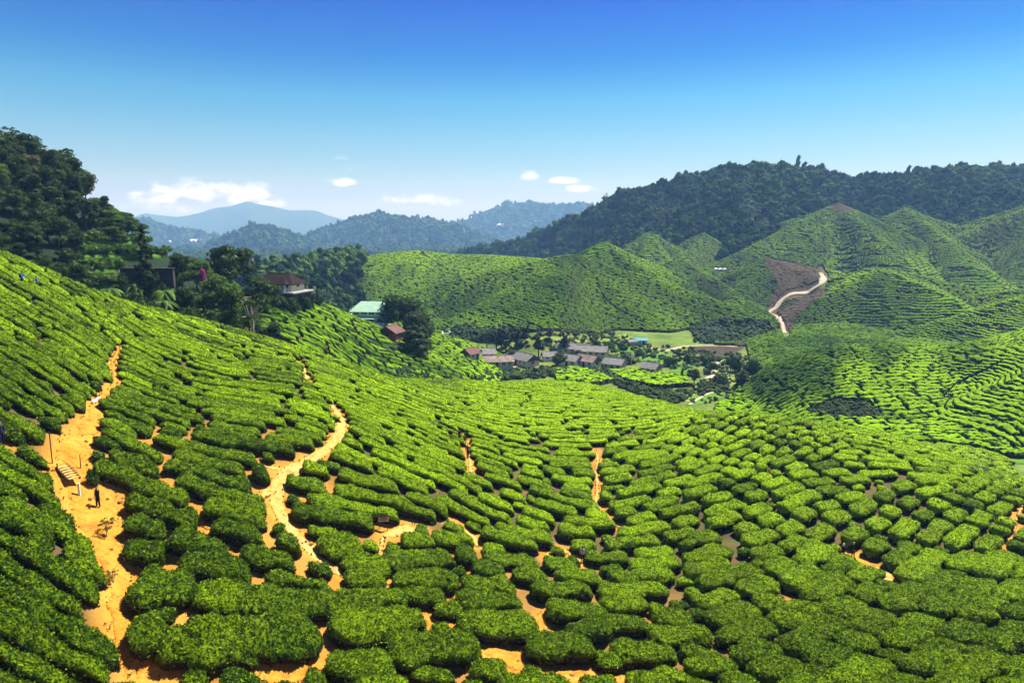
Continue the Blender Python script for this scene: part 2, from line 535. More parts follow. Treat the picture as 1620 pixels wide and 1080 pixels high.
# ------------------------------------------------------------------ materials
class M:
    def __init__(s, name):
        s.m = bpy.data.materials.new(name); s.m.use_nodes = True
        s.nt = s.m.node_tree; s.nt.nodes.clear()
        s.out = s.nt.nodes.new('ShaderNodeOutputMaterial')

    def n(s, t, **kw):
        nd = s.nt.nodes.new('ShaderNode' + t)
        for k, v in kw.items():
            if k in nd.inputs.keys(): nd.inputs[k].default_value = v
            else: setattr(nd, k, v)
        return nd

    def l(s, a, b): s.nt.links.new(a, b)

    def pos(s): return s.n('NewGeometry').outputs['Position']

    def noise(s, scale, detail=3, rough=.55, vec=None):
        nd = s.n('TexNoise', Scale=scale, Detail=detail, Roughness=rough)
        s.l(vec or s.pos(), nd.inputs['Vector'])
        return nd.outputs[0]

    def mix(s, f, a, b, bl='MIX'):
        nd = s.n('MixRGB', blend_type=bl)
        for i, v in enumerate((f, a, b)):
            if isinstance(v, (int, float)): nd.inputs[i].default_value = v
            elif isinstance(v, tuple): nd.inputs[i].default_value = v + (1,)
            else: s.l(v, nd.inputs[i])
        return nd.outputs[0]

    def rng(s, v, a, b, c=0.0, d=1.0):
        nd = s.n('MapRange'); s.l(v, nd.inputs[0])
        for i, k in enumerate((a, b, c, d)): nd.inputs[1 + i].default_value = k
        return nd.outputs[0]

    def math(s, op, a, b):
        nd = s.n('Math', operation=op)
        for i, v in enumerate((a, b)):
            if isinstance(v, (int, float)): nd.inputs[i].default_value = v
            else: s.l(v, nd.inputs[i])
        return nd.outputs[0]

    def bsdf(s, col, rough=.8, spec=.3, bump=None, metal=0.0, transl=0.0, tcol=None):
        b = s.n('BsdfPrincipled', Roughness=rough, Metallic=metal)
        b.inputs['Specular IOR Level'].default_value = spec
        if isinstance(col, tuple): b.inputs['Base Color'].default_value = col + (1,)
        else: s.l(col, b.inputs['Base Color'])
        if bump is not None:
            bn = s.n('Bump', Strength=bump[1], Distance=bump[2]); s.l(bump[0], bn.inputs['Height']); s.l(bn.outputs[0], b.inputs['Normal'])
        o = b.outputs[0]
        if transl > 0:
            t = s.n('BsdfTranslucent')
            c = tcol if tcol is not None else col
            if isinstance(c, tuple): t.inputs[0].default_value = c + (1,)
            else: s.l(c, t.inputs[0])
            ms = s.n('MixShader'); ms.inputs[0].default_value = transl
            s.l(o, ms.inputs[1]); s.l(t.outputs[0], ms.inputs[2]); o = ms.outputs[0]
        s.l(o, s.out.inputs['Surface'])
        return s.m


def simple(name, col, var=.18, scale=1.5, rough=.8, spec=.3, bump=0.0, metal=0.0):
    m = M(name)
    f = m.rng(m.noise(scale, 5), .3, .7)
    c = m.mix(f, tuple(k * (1 - var) for k in col), tuple(min(1, k * (1 + var)) for k in col))
    return m.bsdf(c, rough, spec, (m.noise(scale * 6, 4), bump, .05) if bump else None, metal)


def leafy(name, dark, bright, transl=.3, spec=.12, rough=.6, attr='flush', patch=.12, fine=2.2, contrast=.5, bump=None):
    """leaf colour runs from dark old leaf to bright young flush with the field's own attribute"""
    m = M(name)
    if attr:
        a = m.n('Attribute'); a.attribute_name = attr; fl = a.outputs['Fac']
        f = m.math('ADD', fl, m.rng(m.noise(patch, 3), .3, .7, -.14, .14))
        f = m.math('ADD', f, m.rng(m.noise(fine, 3), .3, .7, -.27, .27))
    else:
        f = m.rng(m.noise(patch, 3), .3, .7)
    f = m.math('ADD', f, m.math('MULTIPLY', m.math('SUBTRACT', m.n('NewGeometry').outputs['Random Per Island'], .5), contrast))
    f = m.rng(f, 0, 1)
    c = m.mix(f, dark, bright)
    oi = m.n('ObjectInfo').outputs['Random']
    c = m.mix(m.rng(oi, 0, 1, 0, .25), c, tuple(k * .55 for k in dark))
    tc = m.mix(.35, c, tuple(k * 1.25 for k in bright))
    return m.bsdf(c, rough, spec, (m.noise(bump[0], 4, .7), bump[1], bump[2]) if bump else None, 0, transl, tc)


MAT = {}
MAT['tea'] = leafy('tea_leaf', (.008, .033, .001), (.32, .51, .002), .22, bump=(5.5, .9, .25), contrast=1.0, spec=.06, rough=.5)
MAT['tea_gloss'] = leafy('tea_leaf_glossy', (.022, .065, .004), (.32, .46, .01), .2, contrast=.8, spec=.12, rough=.5)
MAT['pruned'] = simple('pruned_tea_twigs', (.062, .046, .028), .45, .6, .95, .05, .5)
MAT['tea_stem'] = simple('tea_stems_and_shade', (.022, .020, .010), .5, 4, .95, .05, .6)  # dark woody stems; also paints shade on hedge undersides and row walls
MAT['tea_far'] = leafy('tea_leaf_far', (.014, .046, .002), (.22, .40, .002), .0, spec=.03, rough=.9, fine=.8, patch=.06, bump=(1.6, .5, .25))
MAT['tree'] = leafy('tree_leaf', (.008, .022, .004), (.058, .11, .010), .25, attr=None, patch=.5)
MAT['tree_light'] = leafy('tree_leaf_light', (.016, .05, .006), (.12, .21, .015), .28, attr=None, patch=.5)
MAT['tree_olive'] = leafy('tree_leaf_olive', (.040, .052, .014), (.135, .125, .03), .22, attr=None, patch=.5)
MAT['conifer'] = leafy('conifer_leaf', (.007, .020, .008), (.022, .050, .014), .1, attr=None, patch=.5)
MAT['wood_far'] = leafy('forest_leaf', (.006, .020, .005), (.095, .165, .022), .05, patch=.03, fine=.4, spec=.03, rough=.9, contrast=.45, bump=(.5, .9, 1.2))
MAT['shrub'] = leafy('shrub_leaf', (.012, .036, .006), (.07, .125, .012), .2, attr=None, patch=.2)
MAT['grass'] = leafy('grass_blades', (.06, .13, .012), (.17, .27, .02), .2, attr=None, patch=.1)
MAT['bark'] = simple('bark', (.10, .075, .055), .4, 3, .9, .1, .5)
MAT['bark_pale'] = simple('pale_bark', (.30, .27, .22), .3, 3, .9, .1, .5)


def ground_mat():
    m = M('ground')
    a = m.n('Attribute'); a.attribute_name = 'sand'; s_ = a.outputs['Fac']
    g = m.n('Attribute'); g.attribute_name = 'bare'; bare = g.outputs['Fac']
    n1 = m.noise(.25, 5); n2_ = m.noise(3.0, 4)
    sand = m.mix(m.rng(n1, .35, .65), (.46, .19, .018), (.53, .26, .036))
    sand = m.mix(m.rng(n2_, .45, .8, 0, .6), sand, (.30, .12, .02))
    soil = m.mix(m.rng(n1, .35, .65), (.055, .045, .02), (.13, .085, .035))
    soil = m.mix(m.rng(m.noise(.8, 4), .5, .7, 0, .8), soil, (.045, .085, .016))
    brown = m.mix(m.rng(m.noise(.5, 5), .35, .65), (.030, .022, .013), (.065, .048, .028))
    gr = m.n('Attribute'); gr.attribute_name = 'green'
    grass = m.mix(m.rng(m.noise(.12, 4), .35, .65), (.055, .115, .014), (.15, .22, .03))
    grass = m.mix(m.rng(m.noise(.6, 4), .55, .7, 0, .7), grass, (.035, .07, .012))
    soil = m.mix(gr.outputs['Fac'], soil, grass)
    c = m.mix(s_, soil, sand)
    c = m.mix(bare, c, brown)
    fm = m.n('Attribute'); fm.attribute_name = 'wooded'
    c = m.mix(fm.outputs['Fac'], c, m.mix(m.rng(m.noise(.01, 5), .35, .65), (.010, .022, .010), (.03, .05, .02)))
    return m.bsdf(c, .95, .1, (m.noise(4, 6, .65), .7, .15))


MAT['ground'] = ground_mat()


def sand_mat(name, a, b, dark):
    m = M(name)
    c = m.mix(m.rng(m.noise(.35, 5), .35, .65), a, b)
    c = m.mix(m.rng(m.noise(2.2, 6, .65), .48, .72, 0, .85), c, dark)
    c = m.mix(m.rng(m.noise(.9, 5, .7), .52, .66, 0, .55), c, tuple(k * .6 for k in dark))
    c = m.mix(m.rng(m.noise(9, 3), .62, .7, 0, .5), c, tuple(k * 1.25 for k in b))
    return m.bsdf(c, .95, .1, (m.noise(3, 7, .7), .9, .25))


MAT['path_orange'] = sand_mat('orange_sand', (.52, .215, .020), (.60, .29, .040), (.35, .12, .010))
MAT['path_tan'] = sand_mat('tan_sand', (.53, .32, .075), (.60, .40, .12), (.38, .20, .04))
MAT['path_pale'] = sand_mat('pale_dirt', (.42, .34, .23), (.50, .42, .31), (.32, .24, .15))
# ------------------------------------------------------------------ the tea field: what grows where
# px, py, row slope in the picture, row pitch m, row length m, flush 0..1, sandy soil 0..1
FIELD = np.array([
    (50, 470, .55, 2.0, 14, .42, .1), (180, 520, .75, 2.0, 14, .36, .2), (60, 560, .60, 2.2, 15, .26, .2), (100, 620, .62, 2.3, 15, .20, .3), (40, 720, .60, 2.2, 16, .15, .2),
    (60, 850, .55, 2.1, 15, .13, .2), (130, 900, .60, 2.2, 14, .13, .4), (40, 950, .62, 2.1, 14, .11, .2), (60, 1050, .55, 2.0, 13, .11, .3), (130, 1030, .6, 2.1, 13, .12, .5),
    (250, 500, .40, 1.9, 13, .45, .1), (300, 545, .35, 2.0, 13, .42, .2), (220, 600, .5, 2.0, 12, .34, .4), (250, 650, .33, 2.1, 13, .25, .5), (330, 640, .12, 2.2, 14, .25, .4),
    (420, 600, .12, 2.0, 14, .36, .2), (220, 700, .5, 2.2, 10, .2, .7), (310, 690, .22, 2.3, 12, .2, .5), (420, 710, .10, 2.4, 9, .22, .6), (210, 780, .38, 2.3, 9, .19, .9),
    (320, 790, .30, 2.5, 7, .19, .8), (250, 860, .30, 2.4, 6, .18, .9), (340, 880, .22, 2.6, 6, .18, .9), (260, 960, .25, 2.6, 6, .14, .9), (400, 960, .08, 2.8, 7, .14, .7),
    (420, 860, .2, 2.5, 6, .2, .8), (350, 1050, .2, 2.8, 6, .13, .6), (480, 1010, .05, 2.9, 7, .14, .8), (560, 950, .1, 2.7, 6, .2, .8), (600, 1060, .1, 3.0, 5, .17, .6),
    (470, 540, .32, 1.9, 14, .46, .1), (520, 600, .32, 1.8, 14, .50, .1), (620, 640, .34, 1.7, 16, .55, .1), (560, 690, .45, 2.1, 10, .36, .3), (620, 740, .42, 2.2, 10, .36, .2),
    (500, 800, .16, 2.4, 7, .28, .7), (590, 790, .2, 2.3, 7, .30, .5), (660, 780, .40, 2.2, 9, .33, .2), (720, 800, .52, 2.1, 9, .36, .2), (700, 690, .42, 1.8, 14, .50, .1),
    (790, 740, .38, 2.1, 10, .40, .1), (760, 830, .5, 2.1, 8, .34, .3), (560, 870, .15, 2.6, 4.5, .27, .6), (660, 870, .15, 2.6, 5, .25, .6), (640, 930, .1, 2.7, 5, .23, .6),
    (760, 900, .1, 2.6, 6, .25, .6), (780, 980, .08, 2.8, 5.5, .21, .6), (880, 1030, .05, 3.2, 4, .19, .6), (720, 1040, .08, 3.0, 5, .18, .6), (760, 630, .16, 1.75, 14, .75, 0),
    (850, 640, .04, 1.75, 14, .92, 0), (900, 615, .0, 1.7, 14, .92, 0), (980, 640, .05, 1.75, 14, .9, 0), (820, 680, .14, 1.8, 14, .74, 0), (900, 690, .02, 1.9, 12, .66, 0),
    (850, 720, .14, 2.4, 8, .40, .1), (820, 770, .25, 2.4, 8, .36, .1), (870, 800, .35, 2.3, 7, .36, .2), (930, 740, -.02, 2.4, 7, .40, .2), (1000, 700, -.12, 2.2, 7, .5, .1),
    (1000, 760, -.22, 2.4, 7, .40, .1), (1070, 740, -.32, 2.3, 7, .42, .1), (900, 830, .12, 2.4, 5, .36, .3), (960, 860, -.05, 2.4, 6, .33, .2), (1040, 820, -.25, 2.4, 6, .34, .1),
    (1100, 860, -.28, 2.5, 5, .32, .1), (900, 900, .1, 2.6, 5, .28, .4), (980, 930, -.05, 2.7, 5, .25, .4), (900, 960, .0, 2.8, 5, .22, .5), (1020, 1000, -.1, 3.0, 4.5, .22, .5),
    (1080, 660, -.12, 2.0, 8, .85, 0), (1130, 680, -.75, 2.5, 3.2, .60, 0), (1100, 700, -.55, 2.3, 4, .72, 0), (1180, 660, -.35, 2.4, 3, .62, 0), (1090, 720, -.4, 2.2, 5, .90, 0), (1170, 740, -.45, 2.2, 5, .88, 0),
    (1230, 700, -.6, 2.4, 3.5, .42, 0), (1290, 720, -.6, 2.4, 4, .40, 0), (1250, 675, -.2, 2.2, 5, .55, 0), (1380, 690, .22, 2.1, 7, .80, 0), (1420, 720, .16, 2.1, 7, .84, 0), (1500, 740, .12, 2.1, 6, .78, 0),
    (1350, 745, .05, 2.0, 8, .9, 0), (1300, 775, -.1, 2.2, 4, .46, .1), (1150, 790, -.35, 2.4, 4, .42, .1), (1250, 820, -.45, 2.5, 4.5, .38, .2), (1400, 800, -.55, 2.5, 5.5, .38, .2), (1550, 790, -.7, 2.4, 5.5, .42, .2),
    (1180, 870, -.35, 2.6, 3.6, .33, .2), (1300, 890, -.6, 2.6, 6, .30, .3), (1450, 880, -.9, 2.5, 6.5, .32, .3), (1570, 860, -1.1, 2.4, 6.5, .34, .4), (1150, 960, -.3, 2.8, 5, .26, .4), (1280, 970, -.6, 2.8, 6, .25, .3),
    (1400, 980, -.8, 2.8, 6.5, .27, .2), (1550, 960, -1.0, 2.7, 6.5, .30, .3), (1180, 1060, -.35, 3.0, 4, .22, .4), (1400, 1060, -.7, 2.9, 6.5, .25, .2), (1580, 1050, -.7, 2.9, 6.5, .30, .2), (1620, 700, .1, 2.1, 5, .6, .1),
    # beyond the crest
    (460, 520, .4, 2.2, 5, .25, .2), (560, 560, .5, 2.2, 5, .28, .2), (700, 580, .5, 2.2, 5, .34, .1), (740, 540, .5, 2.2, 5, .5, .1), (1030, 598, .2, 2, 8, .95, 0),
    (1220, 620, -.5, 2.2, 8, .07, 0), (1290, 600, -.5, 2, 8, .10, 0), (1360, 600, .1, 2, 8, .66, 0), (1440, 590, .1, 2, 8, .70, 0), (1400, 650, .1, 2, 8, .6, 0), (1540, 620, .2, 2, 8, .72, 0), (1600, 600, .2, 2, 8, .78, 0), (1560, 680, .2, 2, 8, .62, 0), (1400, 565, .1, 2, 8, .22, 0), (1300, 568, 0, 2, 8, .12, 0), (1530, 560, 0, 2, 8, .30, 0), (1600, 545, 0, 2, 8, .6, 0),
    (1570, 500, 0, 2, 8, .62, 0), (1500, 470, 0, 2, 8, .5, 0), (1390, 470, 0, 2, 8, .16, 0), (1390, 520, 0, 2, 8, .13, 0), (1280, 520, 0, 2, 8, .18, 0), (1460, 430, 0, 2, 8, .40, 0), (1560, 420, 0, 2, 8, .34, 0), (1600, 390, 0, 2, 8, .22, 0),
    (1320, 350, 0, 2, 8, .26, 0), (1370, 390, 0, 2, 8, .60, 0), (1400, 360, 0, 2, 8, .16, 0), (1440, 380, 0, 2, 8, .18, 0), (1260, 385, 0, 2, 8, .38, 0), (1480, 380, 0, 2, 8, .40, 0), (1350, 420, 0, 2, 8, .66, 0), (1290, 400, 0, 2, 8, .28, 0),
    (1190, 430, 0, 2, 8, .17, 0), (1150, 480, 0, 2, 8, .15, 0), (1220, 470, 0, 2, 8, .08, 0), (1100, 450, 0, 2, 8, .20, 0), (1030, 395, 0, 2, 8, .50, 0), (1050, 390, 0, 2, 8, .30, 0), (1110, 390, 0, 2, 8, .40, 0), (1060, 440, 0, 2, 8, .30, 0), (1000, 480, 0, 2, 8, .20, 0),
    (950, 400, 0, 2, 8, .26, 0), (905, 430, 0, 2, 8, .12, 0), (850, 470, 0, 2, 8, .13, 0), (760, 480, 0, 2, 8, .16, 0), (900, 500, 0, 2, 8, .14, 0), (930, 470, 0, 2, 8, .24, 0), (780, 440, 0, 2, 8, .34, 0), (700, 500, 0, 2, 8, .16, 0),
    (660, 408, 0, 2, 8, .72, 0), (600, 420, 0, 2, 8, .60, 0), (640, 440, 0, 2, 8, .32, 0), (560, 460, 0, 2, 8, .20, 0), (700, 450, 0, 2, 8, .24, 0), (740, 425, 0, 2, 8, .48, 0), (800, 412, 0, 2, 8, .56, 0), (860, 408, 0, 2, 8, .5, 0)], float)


def field(px, py):
    """row slope, pitch, length, flush, sand at picture points, by inverse distance from the samples above"""
    px = np.asarray(px, float).ravel(); py = np.asarray(py, float).ravel()
    out = np.empty((len(px), 5))
    for i in range(0, len(px), 30000):
        d2 = ((px[i:i + 30000, None] - FIELD[None, :, 0]) / 1.25) ** 2 + (py[i:i + 30000, None] - FIELD[None, :, 1]) ** 2
        w = 1.0 / (d2 + 60.0) ** 2
        w /= w.sum(1, keepdims=True)
        out[i:i + 30000] = w @ FIELD[:, 2:7]
    return out


# trodden paths: picture polyline (x, y, width), material, label part
PATHS = [
    ('path_orange', [(188, 548, 4), (184, 562, 5), (178, 572, 6), (181, 590, 6), (183, 605, 7), (174, 620, 9), (160, 632, 12), (150, 643, 13), (148, 658, 16), (140, 675, 26), (128, 695, 36), (118, 715, 46), (112, 740, 54), (120, 765, 56), (140, 785, 74), (152, 805, 78), (157, 835, 68), (164, 860, 58), (176, 885, 52), (185, 910, 44), (188, 940, 38), (190, 970, 34), (190, 1000, 34), (203, 1025, 42), (222, 1050, 52), (236, 1075, 58), (245, 1100, 60)]),
    ('path_tan', [(473, 572, 4), (484, 590, 6), (486, 602, 7), (490, 612, 3)]),
    ('path_tan', [(525, 640, 6), (533, 652, 12), (541, 668, 15), (538, 688, 18), (522, 706, 18), (500, 722, 20), (476, 738, 22), (455, 750, 26), (441, 765, 24), (436, 785, 22), (438, 805, 22), (450, 828, 24), (466, 848, 30), (490, 868, 26), (510, 885, 24), (528, 900, 24), (545, 915, 18)]),
    ('path_tan', [(441, 772, 14), (424, 778, 16), (414, 786, 14)]),
    ('path_tan', [(415, 738, 5), (440, 742, 12), (455, 748, 14)]),
    ('path_orange', [(596, 905, 9), (604, 918, 19), (616, 932, 26), (628, 946, 30), (645, 960, 32), (668, 972, 34), (695, 984, 34), (722, 994, 30), (738, 1008, 26), (752, 1024, 42), (775, 1034, 54), (810, 1042, 58), (845, 1052, 58), (880, 1062, 54), (925, 1070, 49), (960, 1072, 35), (995, 1076, 32)]),
    ('path_orange', [(728, 922, 8), (722, 935, 14), (720, 950, 12)]),
    ('path_tan', [(606, 850, 8), (622, 842, 22), (644, 838, 26), (662, 836, 14)]),
    ('path_tan', [(716, 828, 10), (728, 832, 16), (742, 843, 16), (752, 856, 14), (756, 866, 8)]),
    ('path_tan', [(600, 880, 6), (604, 866, 7), (606, 850, 8)]),
    ('path_tan', [(868, 888, 7), (868, 876, 9), (882, 869, 12), (898, 874, 12), (914, 886, 12), (922, 892, 8)]),
    ('path_tan', [(942, 712, 2), (946, 726, 4), (943, 745, 4), (945, 770, 5), (943, 795, 6), (955, 812, 5), (972, 828, 4), (992, 845, 4)]),
    ('path_tan', [(728, 684, 2), (738, 700, 3), (742, 722, 4), (745, 745, 6), (749, 762, 4)]),
    ('path_tan', [(1372, 894, 14), (1388, 902, 26), (1400, 908, 28), (1406, 920, 20), (1418, 934, 18)]),
    ('path_orange', [(864, 966, 10), (862, 976, 22), (858, 992, 24), (852, 1004, 12)]),
    ('path_orange', [(420, 1080, 30), (455, 1068, 44), (490, 1062, 36), (508, 1056, 18)]),
    ('path_orange', [(306, 926, 10), (313, 934, 20), (320, 944, 12)]), ('path_orange', [(290, 998, 10), (308, 994, 30), (330, 994, 16)]),
    ('path_orange', [(252, 1014, 10), (262, 1004, 22), (268, 1012, 14)]), ('path_orange', [(306, 815, 6), (316, 828, 10), (330, 838, 10)]),
    ('path_orange', [(278, 900, 10), (286, 906, 14), (290, 916, 8)]),
    ('path_tan', [(1138, 946, 8), (1146, 944, 14)]), ('path_tan', [(1246, 960, 12), (1258, 956, 16)]),
    ('path_tan', [(1592, 882, 3), (1600, 855, 4), (1604, 838, 4), (1612, 815, 4), (1620, 795, 3)]),
]


def trace(poly, step=0.3):
    pts, w = [], []
    for x, y, wd in poly:
        h = hit(x, y, 18, 260)
        if h is None: continue
        pts.append(h); w.append(wd / F_PX * h[1] * 0.98 * 0.5)
    pts = np.array(pts); w = np.array(w)
    s = np.concatenate([[0], np.cumsum(np.linalg.norm(np.diff(pts[:, :2], axis=0), axis=1))])
    n = max(4, int(s[-1] / step))
    t = np.linspace(0, s[-1], n)
    X, Y, Wd = np.interp(t, s, pts[:, 0]), np.interp(t, s, pts[:, 1]), np.interp(t, s, w)
    k = np.array([1, 2, 3, 2, 1]) / 9.0
    if n > 8:
        for a in (X, Y, Wd):
            b = np.concatenate([[a[0]] * 2, a, [a[-1]] * 2]); a[:] = np.convolve(b, k, 'valid')
    return X, Y, Wd


TRACED = [(m, *trace(p)) for m, p in PATHS]
# distance to the nearest path edge over the near grid
_PD = np.full(_GXX.shape, 50.0)
for m_, X_, Y_, W_ in TRACED:
    for x_, y_, w_ in zip(X_, Y_, W_):
        i0, i1 = int((y_ - 8 - GY0) / GS), int((y_ + 8 - GY0) / GS); j0, j1 = int((x_ - 8 - GX0) / GS), int((x_ + 8 - GX0) / GS)
        i0, j0 = max(i0, 0), max(j0, 0)
        s_ = (slice(i0, i1), slice(j0, j1))
        _PD[s_] = np.minimum(_PD[s_], np.hypot(_GXX[s_] - x_, _GYY[s_] - y_) - w_)

_PX, _PY = project(_GXX, _GYY, _GZ)
_FLD = field(_PX, _PY)
_FS = [_FLD[:, i].reshape(_GXX.shape) for i in range(5)]
_FS[1] = _FS[1] * np.interp(_PY, [600, 680, 780, 880], [.70, .76, .90, 1.0])      # older, finer planting up on the crest
# rows run along these ground directions (angle), found from their slope in the picture
def _row_dirs():
    h = 0.5
    gx = np.gradient(_GZ, GS, axis=1); gy = np.gradient(_GZ, GS, axis=0)
    ax, ay = project(_GXX + h, _GYY, _GZ + gx * h); bx, by = project(_GXX, _GYY + h, _GZ + gy * h)
    a, c = ax - _PX, ay - _PY; b, d = bx - _PX, by - _PY
    det = a * d - b * c
    m = _FS[0]
    tx = (d * 1 - b * m) / det; ty = (-c * 1 + a * m) / det
    n = np.hypot(tx, ty) + 1e-9
    tx, ty = tx / n, ty / n
    f = np.sign(tx); return tx * f, ty * f


_DX, _DY = _row_dirs()
_OK = (np.abs(_PX - 810) < 900) & (_PY < 1135) & (_GYY > 24) & (_GYY < 165)
_OK &= seen(_GXX, _GYY, _GZ + 1.2, 2.5)
_, _NI, _ = terrain(_GXX, _GYY, True)
_OK &= (_NI == 1)


def cellv(G, x, y):
    i, j = int((y - GY0) / GS + .5), int((x - GX0) / GS + .5)
    if i < 0 or j < 0 or i >= G.shape[0] or j >= G.shape[1]: return None
    return G[i, j]


class Rows:
    """evenly spaced rows grown along a direction field"""
    def __init__(s): s.g = {}; s.lines = []; s.C = 2.0; s.sc = 1

    def put(s, x, y, k): s.g.setdefault((int(x // s.C), int(y // s.C)), []).append((x, y, k))

    def free(s, x, y, d, k=-1):
        cx, cy = int(x // s.C), int(y // s.C)
        n = 1 if d <= s.C else 2
        for i in range(cx - n, cx + n + 1):
            for j in range(cy - n, cy + n + 1):
                for (a, b, q) in s.g.get((i, j), ()):
                    if q != k and (a - x) ** 2 + (b - y) ** 2 < d * d: return False
        return True

    def ok(s, x, y):
        if not cellv(_OK, x, y): return False
        return cellv(_PD, x, y) > cellv(_FS[1], x, y) * 0.33 * s.sc

    def grow(s, x, y, rnd):
        k = len(s.lines)
        p = cellv(_FS[1], x, y)
        if p is None or not s.ok(x, y): return None
        sc = s.sc; p = p * sc
        if not s.free(x, y, p * (.93 if sc == 1 else 1.12)): return None
        L = cellv(_FS[2], x, y) * rnd.uniform(.7, 1.6)
        half = [rnd.uniform(.3, .7)]; half.append(1 - half[0])
        out = []
        for sg, hl in zip((1, -1), half):
            pts = []; cx, cy = x, y; run = 0
            while run < max(L - p * .8, .6) * hl:
                dx, dy = cellv(_DX, cx, cy), cellv(_DY, cx, cy)
                if dx is None: break
                cx += sg * dx * .5; cy += sg * dy * .5; run += .5
                if not s.ok(cx, cy) or not s.free(cx, cy, cellv(_FS[1], cx, cy) * (.80 if sc == 1 else .72)): break
                pts.append((cx, cy))
            out.append(pts)
        line = out[1][::-1] + [(x, y)] + out[0]
        if len(line) < 2: line = [(x - cellv(_DX, x, y) * .25, y - cellv(_DY, x, y) * .25), (x + cellv(_DX, x, y) * .25, y + cellv(_DY, x, y) * .25)]
        for a, b in line: s.put(a, b, k)
        s.lines.append((np.array(line), p))
        return k

    def fill(s, seeds):
        rnd = random.Random(3)
        q = []
        for sx, sy in seeds:
            q.append((sx, sy))
            while q:
                x, y = q.pop(0)
                k = s.grow(x, y, rnd)
                if k is None: continue
                ln, p = s.lines[k]
                n = len(ln)
                for i in sorted({0, n // 4, n // 2, 3 * n // 4, n - 1}):
                    a, b = ln[i]
                    dx, dy = cellv(_DX, a, b), cellv(_DY, a, b)
                    for sg in (1, -1):
                        q.append((a - dy * p * sg * .98, b + dx * p * sg * .98))
                dx, dy = cellv(_DX, *ln[-1]), cellv(_DY, *ln[-1]); q.append((ln[-1][0] + dx * p * .95, ln[-1][1] + dy * p * .95))
                dx, dy = cellv(_DX, *ln[0]), cellv(_DY, *ln[0]); q.append((ln[0][0] - dx * p * .95, ln[0][1] - dy * p * .95))


# bushes of the foreground seen one by one: centre line in the picture, width m, height m
SIGNATURE = [([(x0, y0 + 10), (x1, y1 + 10)], w, .75 + .2 * w) for x0, y0, x1, y1, w in (
    (640, 1035, 735, 1030, 3.2), (545, 1000, 650, 985, 3.0), (390, 1020, 480, 1010, 3.2), (550, 955, 625, 950, 2.4), (385, 955, 525, 958, 2.7),
    (520, 868, 558, 866, 2.4), (555, 892, 603, 898, 2.2), (560, 917, 595, 920, 2.1), (620, 888, 703, 886, 2.4), (647, 857, 676, 857, 2.0), (695, 855, 737, 853, 2.0),
    (636, 920, 674, 920, 2.2), (690, 918, 712, 922, 2.2), (648, 945, 692, 948, 2.0), (697, 968, 720, 965, 1.5), (745, 928, 800, 930, 2.2), (738, 955, 810, 955, 2.3), (745, 993, 830, 995, 3.0),
    (858, 1030, 915, 1030, 3.4), (956, 1048, 970, 1048, 1.8), (762, 1066, 785, 1066, 2.2), (915, 1003, 950, 1000, 2.5), (965, 990, 1010, 992, 2.6), (1045, 1010, 1105, 1010, 2.7), (985, 1038, 1048, 1038, 2.7),
    (880, 968, 945, 972, 2.4), (228, 945, 285, 940, 2.8), (225, 1010, 243, 1012, 2.2), (328, 950, 370, 952, 2.5), (302, 900, 378, 905, 2.2), (212, 875, 245, 880, 1.9), (272, 1030, 298, 1028, 2.2), (320, 1030, 380, 1022, 3.0),
    (540, 1060, 600, 1062, 2.8), (870, 893, 905, 897, 1.9), (935, 880, 985, 884, 1.9))]
# ------------------------------------------------------------------ more materials
MAT['grass_field'] = simple('grass_field', (.07, .15, .018), .35, .4, .95, .05, .6)
MAT['grass_bright'] = simple('bright_grass_field', (.075, .165, .018), .25, .5, .95, .05, .6)
MAT['grass_lime'] = simple('lime_grass_field', (.15, .20, .035), .3, .3, .95, .05, .6)
MAT['wall_white'] = simple('white_plaster', (.70, .70, .67), .12, .8, .9, .2)
MAT['wall_cream'] = simple('cream_plaster', (.52, .48, .36), .18, .8, .9, .2)
MAT['wall_red'] = simple('red_painted_plaster', (.50, .10, .085), .2, .8, .85, .2)
MAT['roof_brown'] = simple('brown_roof_tile', (.022, .013, .011), .35, 1.2, .95, .08, .4)
MAT['roof_green'] = simple('pale_green_metal_roof', (.30, .47, .33), .12, .6, .5, .4)
MAT['roof_grey'] = simple('weathered_roof_sheet', (.165, .158, .148), .35, .9, .8, .2, .3)
MAT['roof_rust'] = simple('rusty_roof_sheet', (.20, .150, .125), .5, .7, .8, .2, .3)
MAT['roof_red'] = simple('red_brown_roof_sheet', (.105, .052, .044), .35, .9, .8, .2, .3)
MAT['roof_teal'] = simple('teal_roof_sheet', (.05, .24, .24), .2, .9, .7, .3)
MAT['roof_white'] = simple('white_plastic_roof', (.75, .72, .66), .12, .3, .6, .3)
MAT['glass'] = simple('dark_window_glass', (.02, .025, .03), .2, 1, .15, .6)
MAT['wood_dark'] = simple('dark_timber', (.055, .038, .025), .3, 4, .85, .2)
MAT['wood_pale'] = simple('pale_timber', (.52, .31, .09), .25, 4, .85, .2)
MAT['concrete'] = simple('grey_concrete', (.30, .29, .27), .25, 1.5, .9, .2, .3)
MAT['concrete_dark'] = simple('stained_dark_concrete', (.060, .048, .042), .6, .6, .9, .15, .4)
MAT['concrete_white'] = simple('white_concrete', (.68, .66, .62), .1, 2, .9, .2)
MAT['steel'] = simple('galvanised_steel', (.35, .37, .39), .1, 2, .5, .5, 0, .6)
MAT['cable'] = simple('dark_cable', (.03, .03, .035), .1, 2, .7, .2)
MAT['skin'] = simple('skin', (.30, .165, .105), .08, 6, .55, .3)
MAT['hair'] = simple('black_hair', (.012, .010, .009), .2, 20, .5, .4)
MAT['flower'] = simple('magenta_blossom', (.45, .05, .22), .3, 2, .8, .2)
MAT['rock'] = simple('brown_rock', (.20, .11, .045), .35, 4, .95, .1, .6)
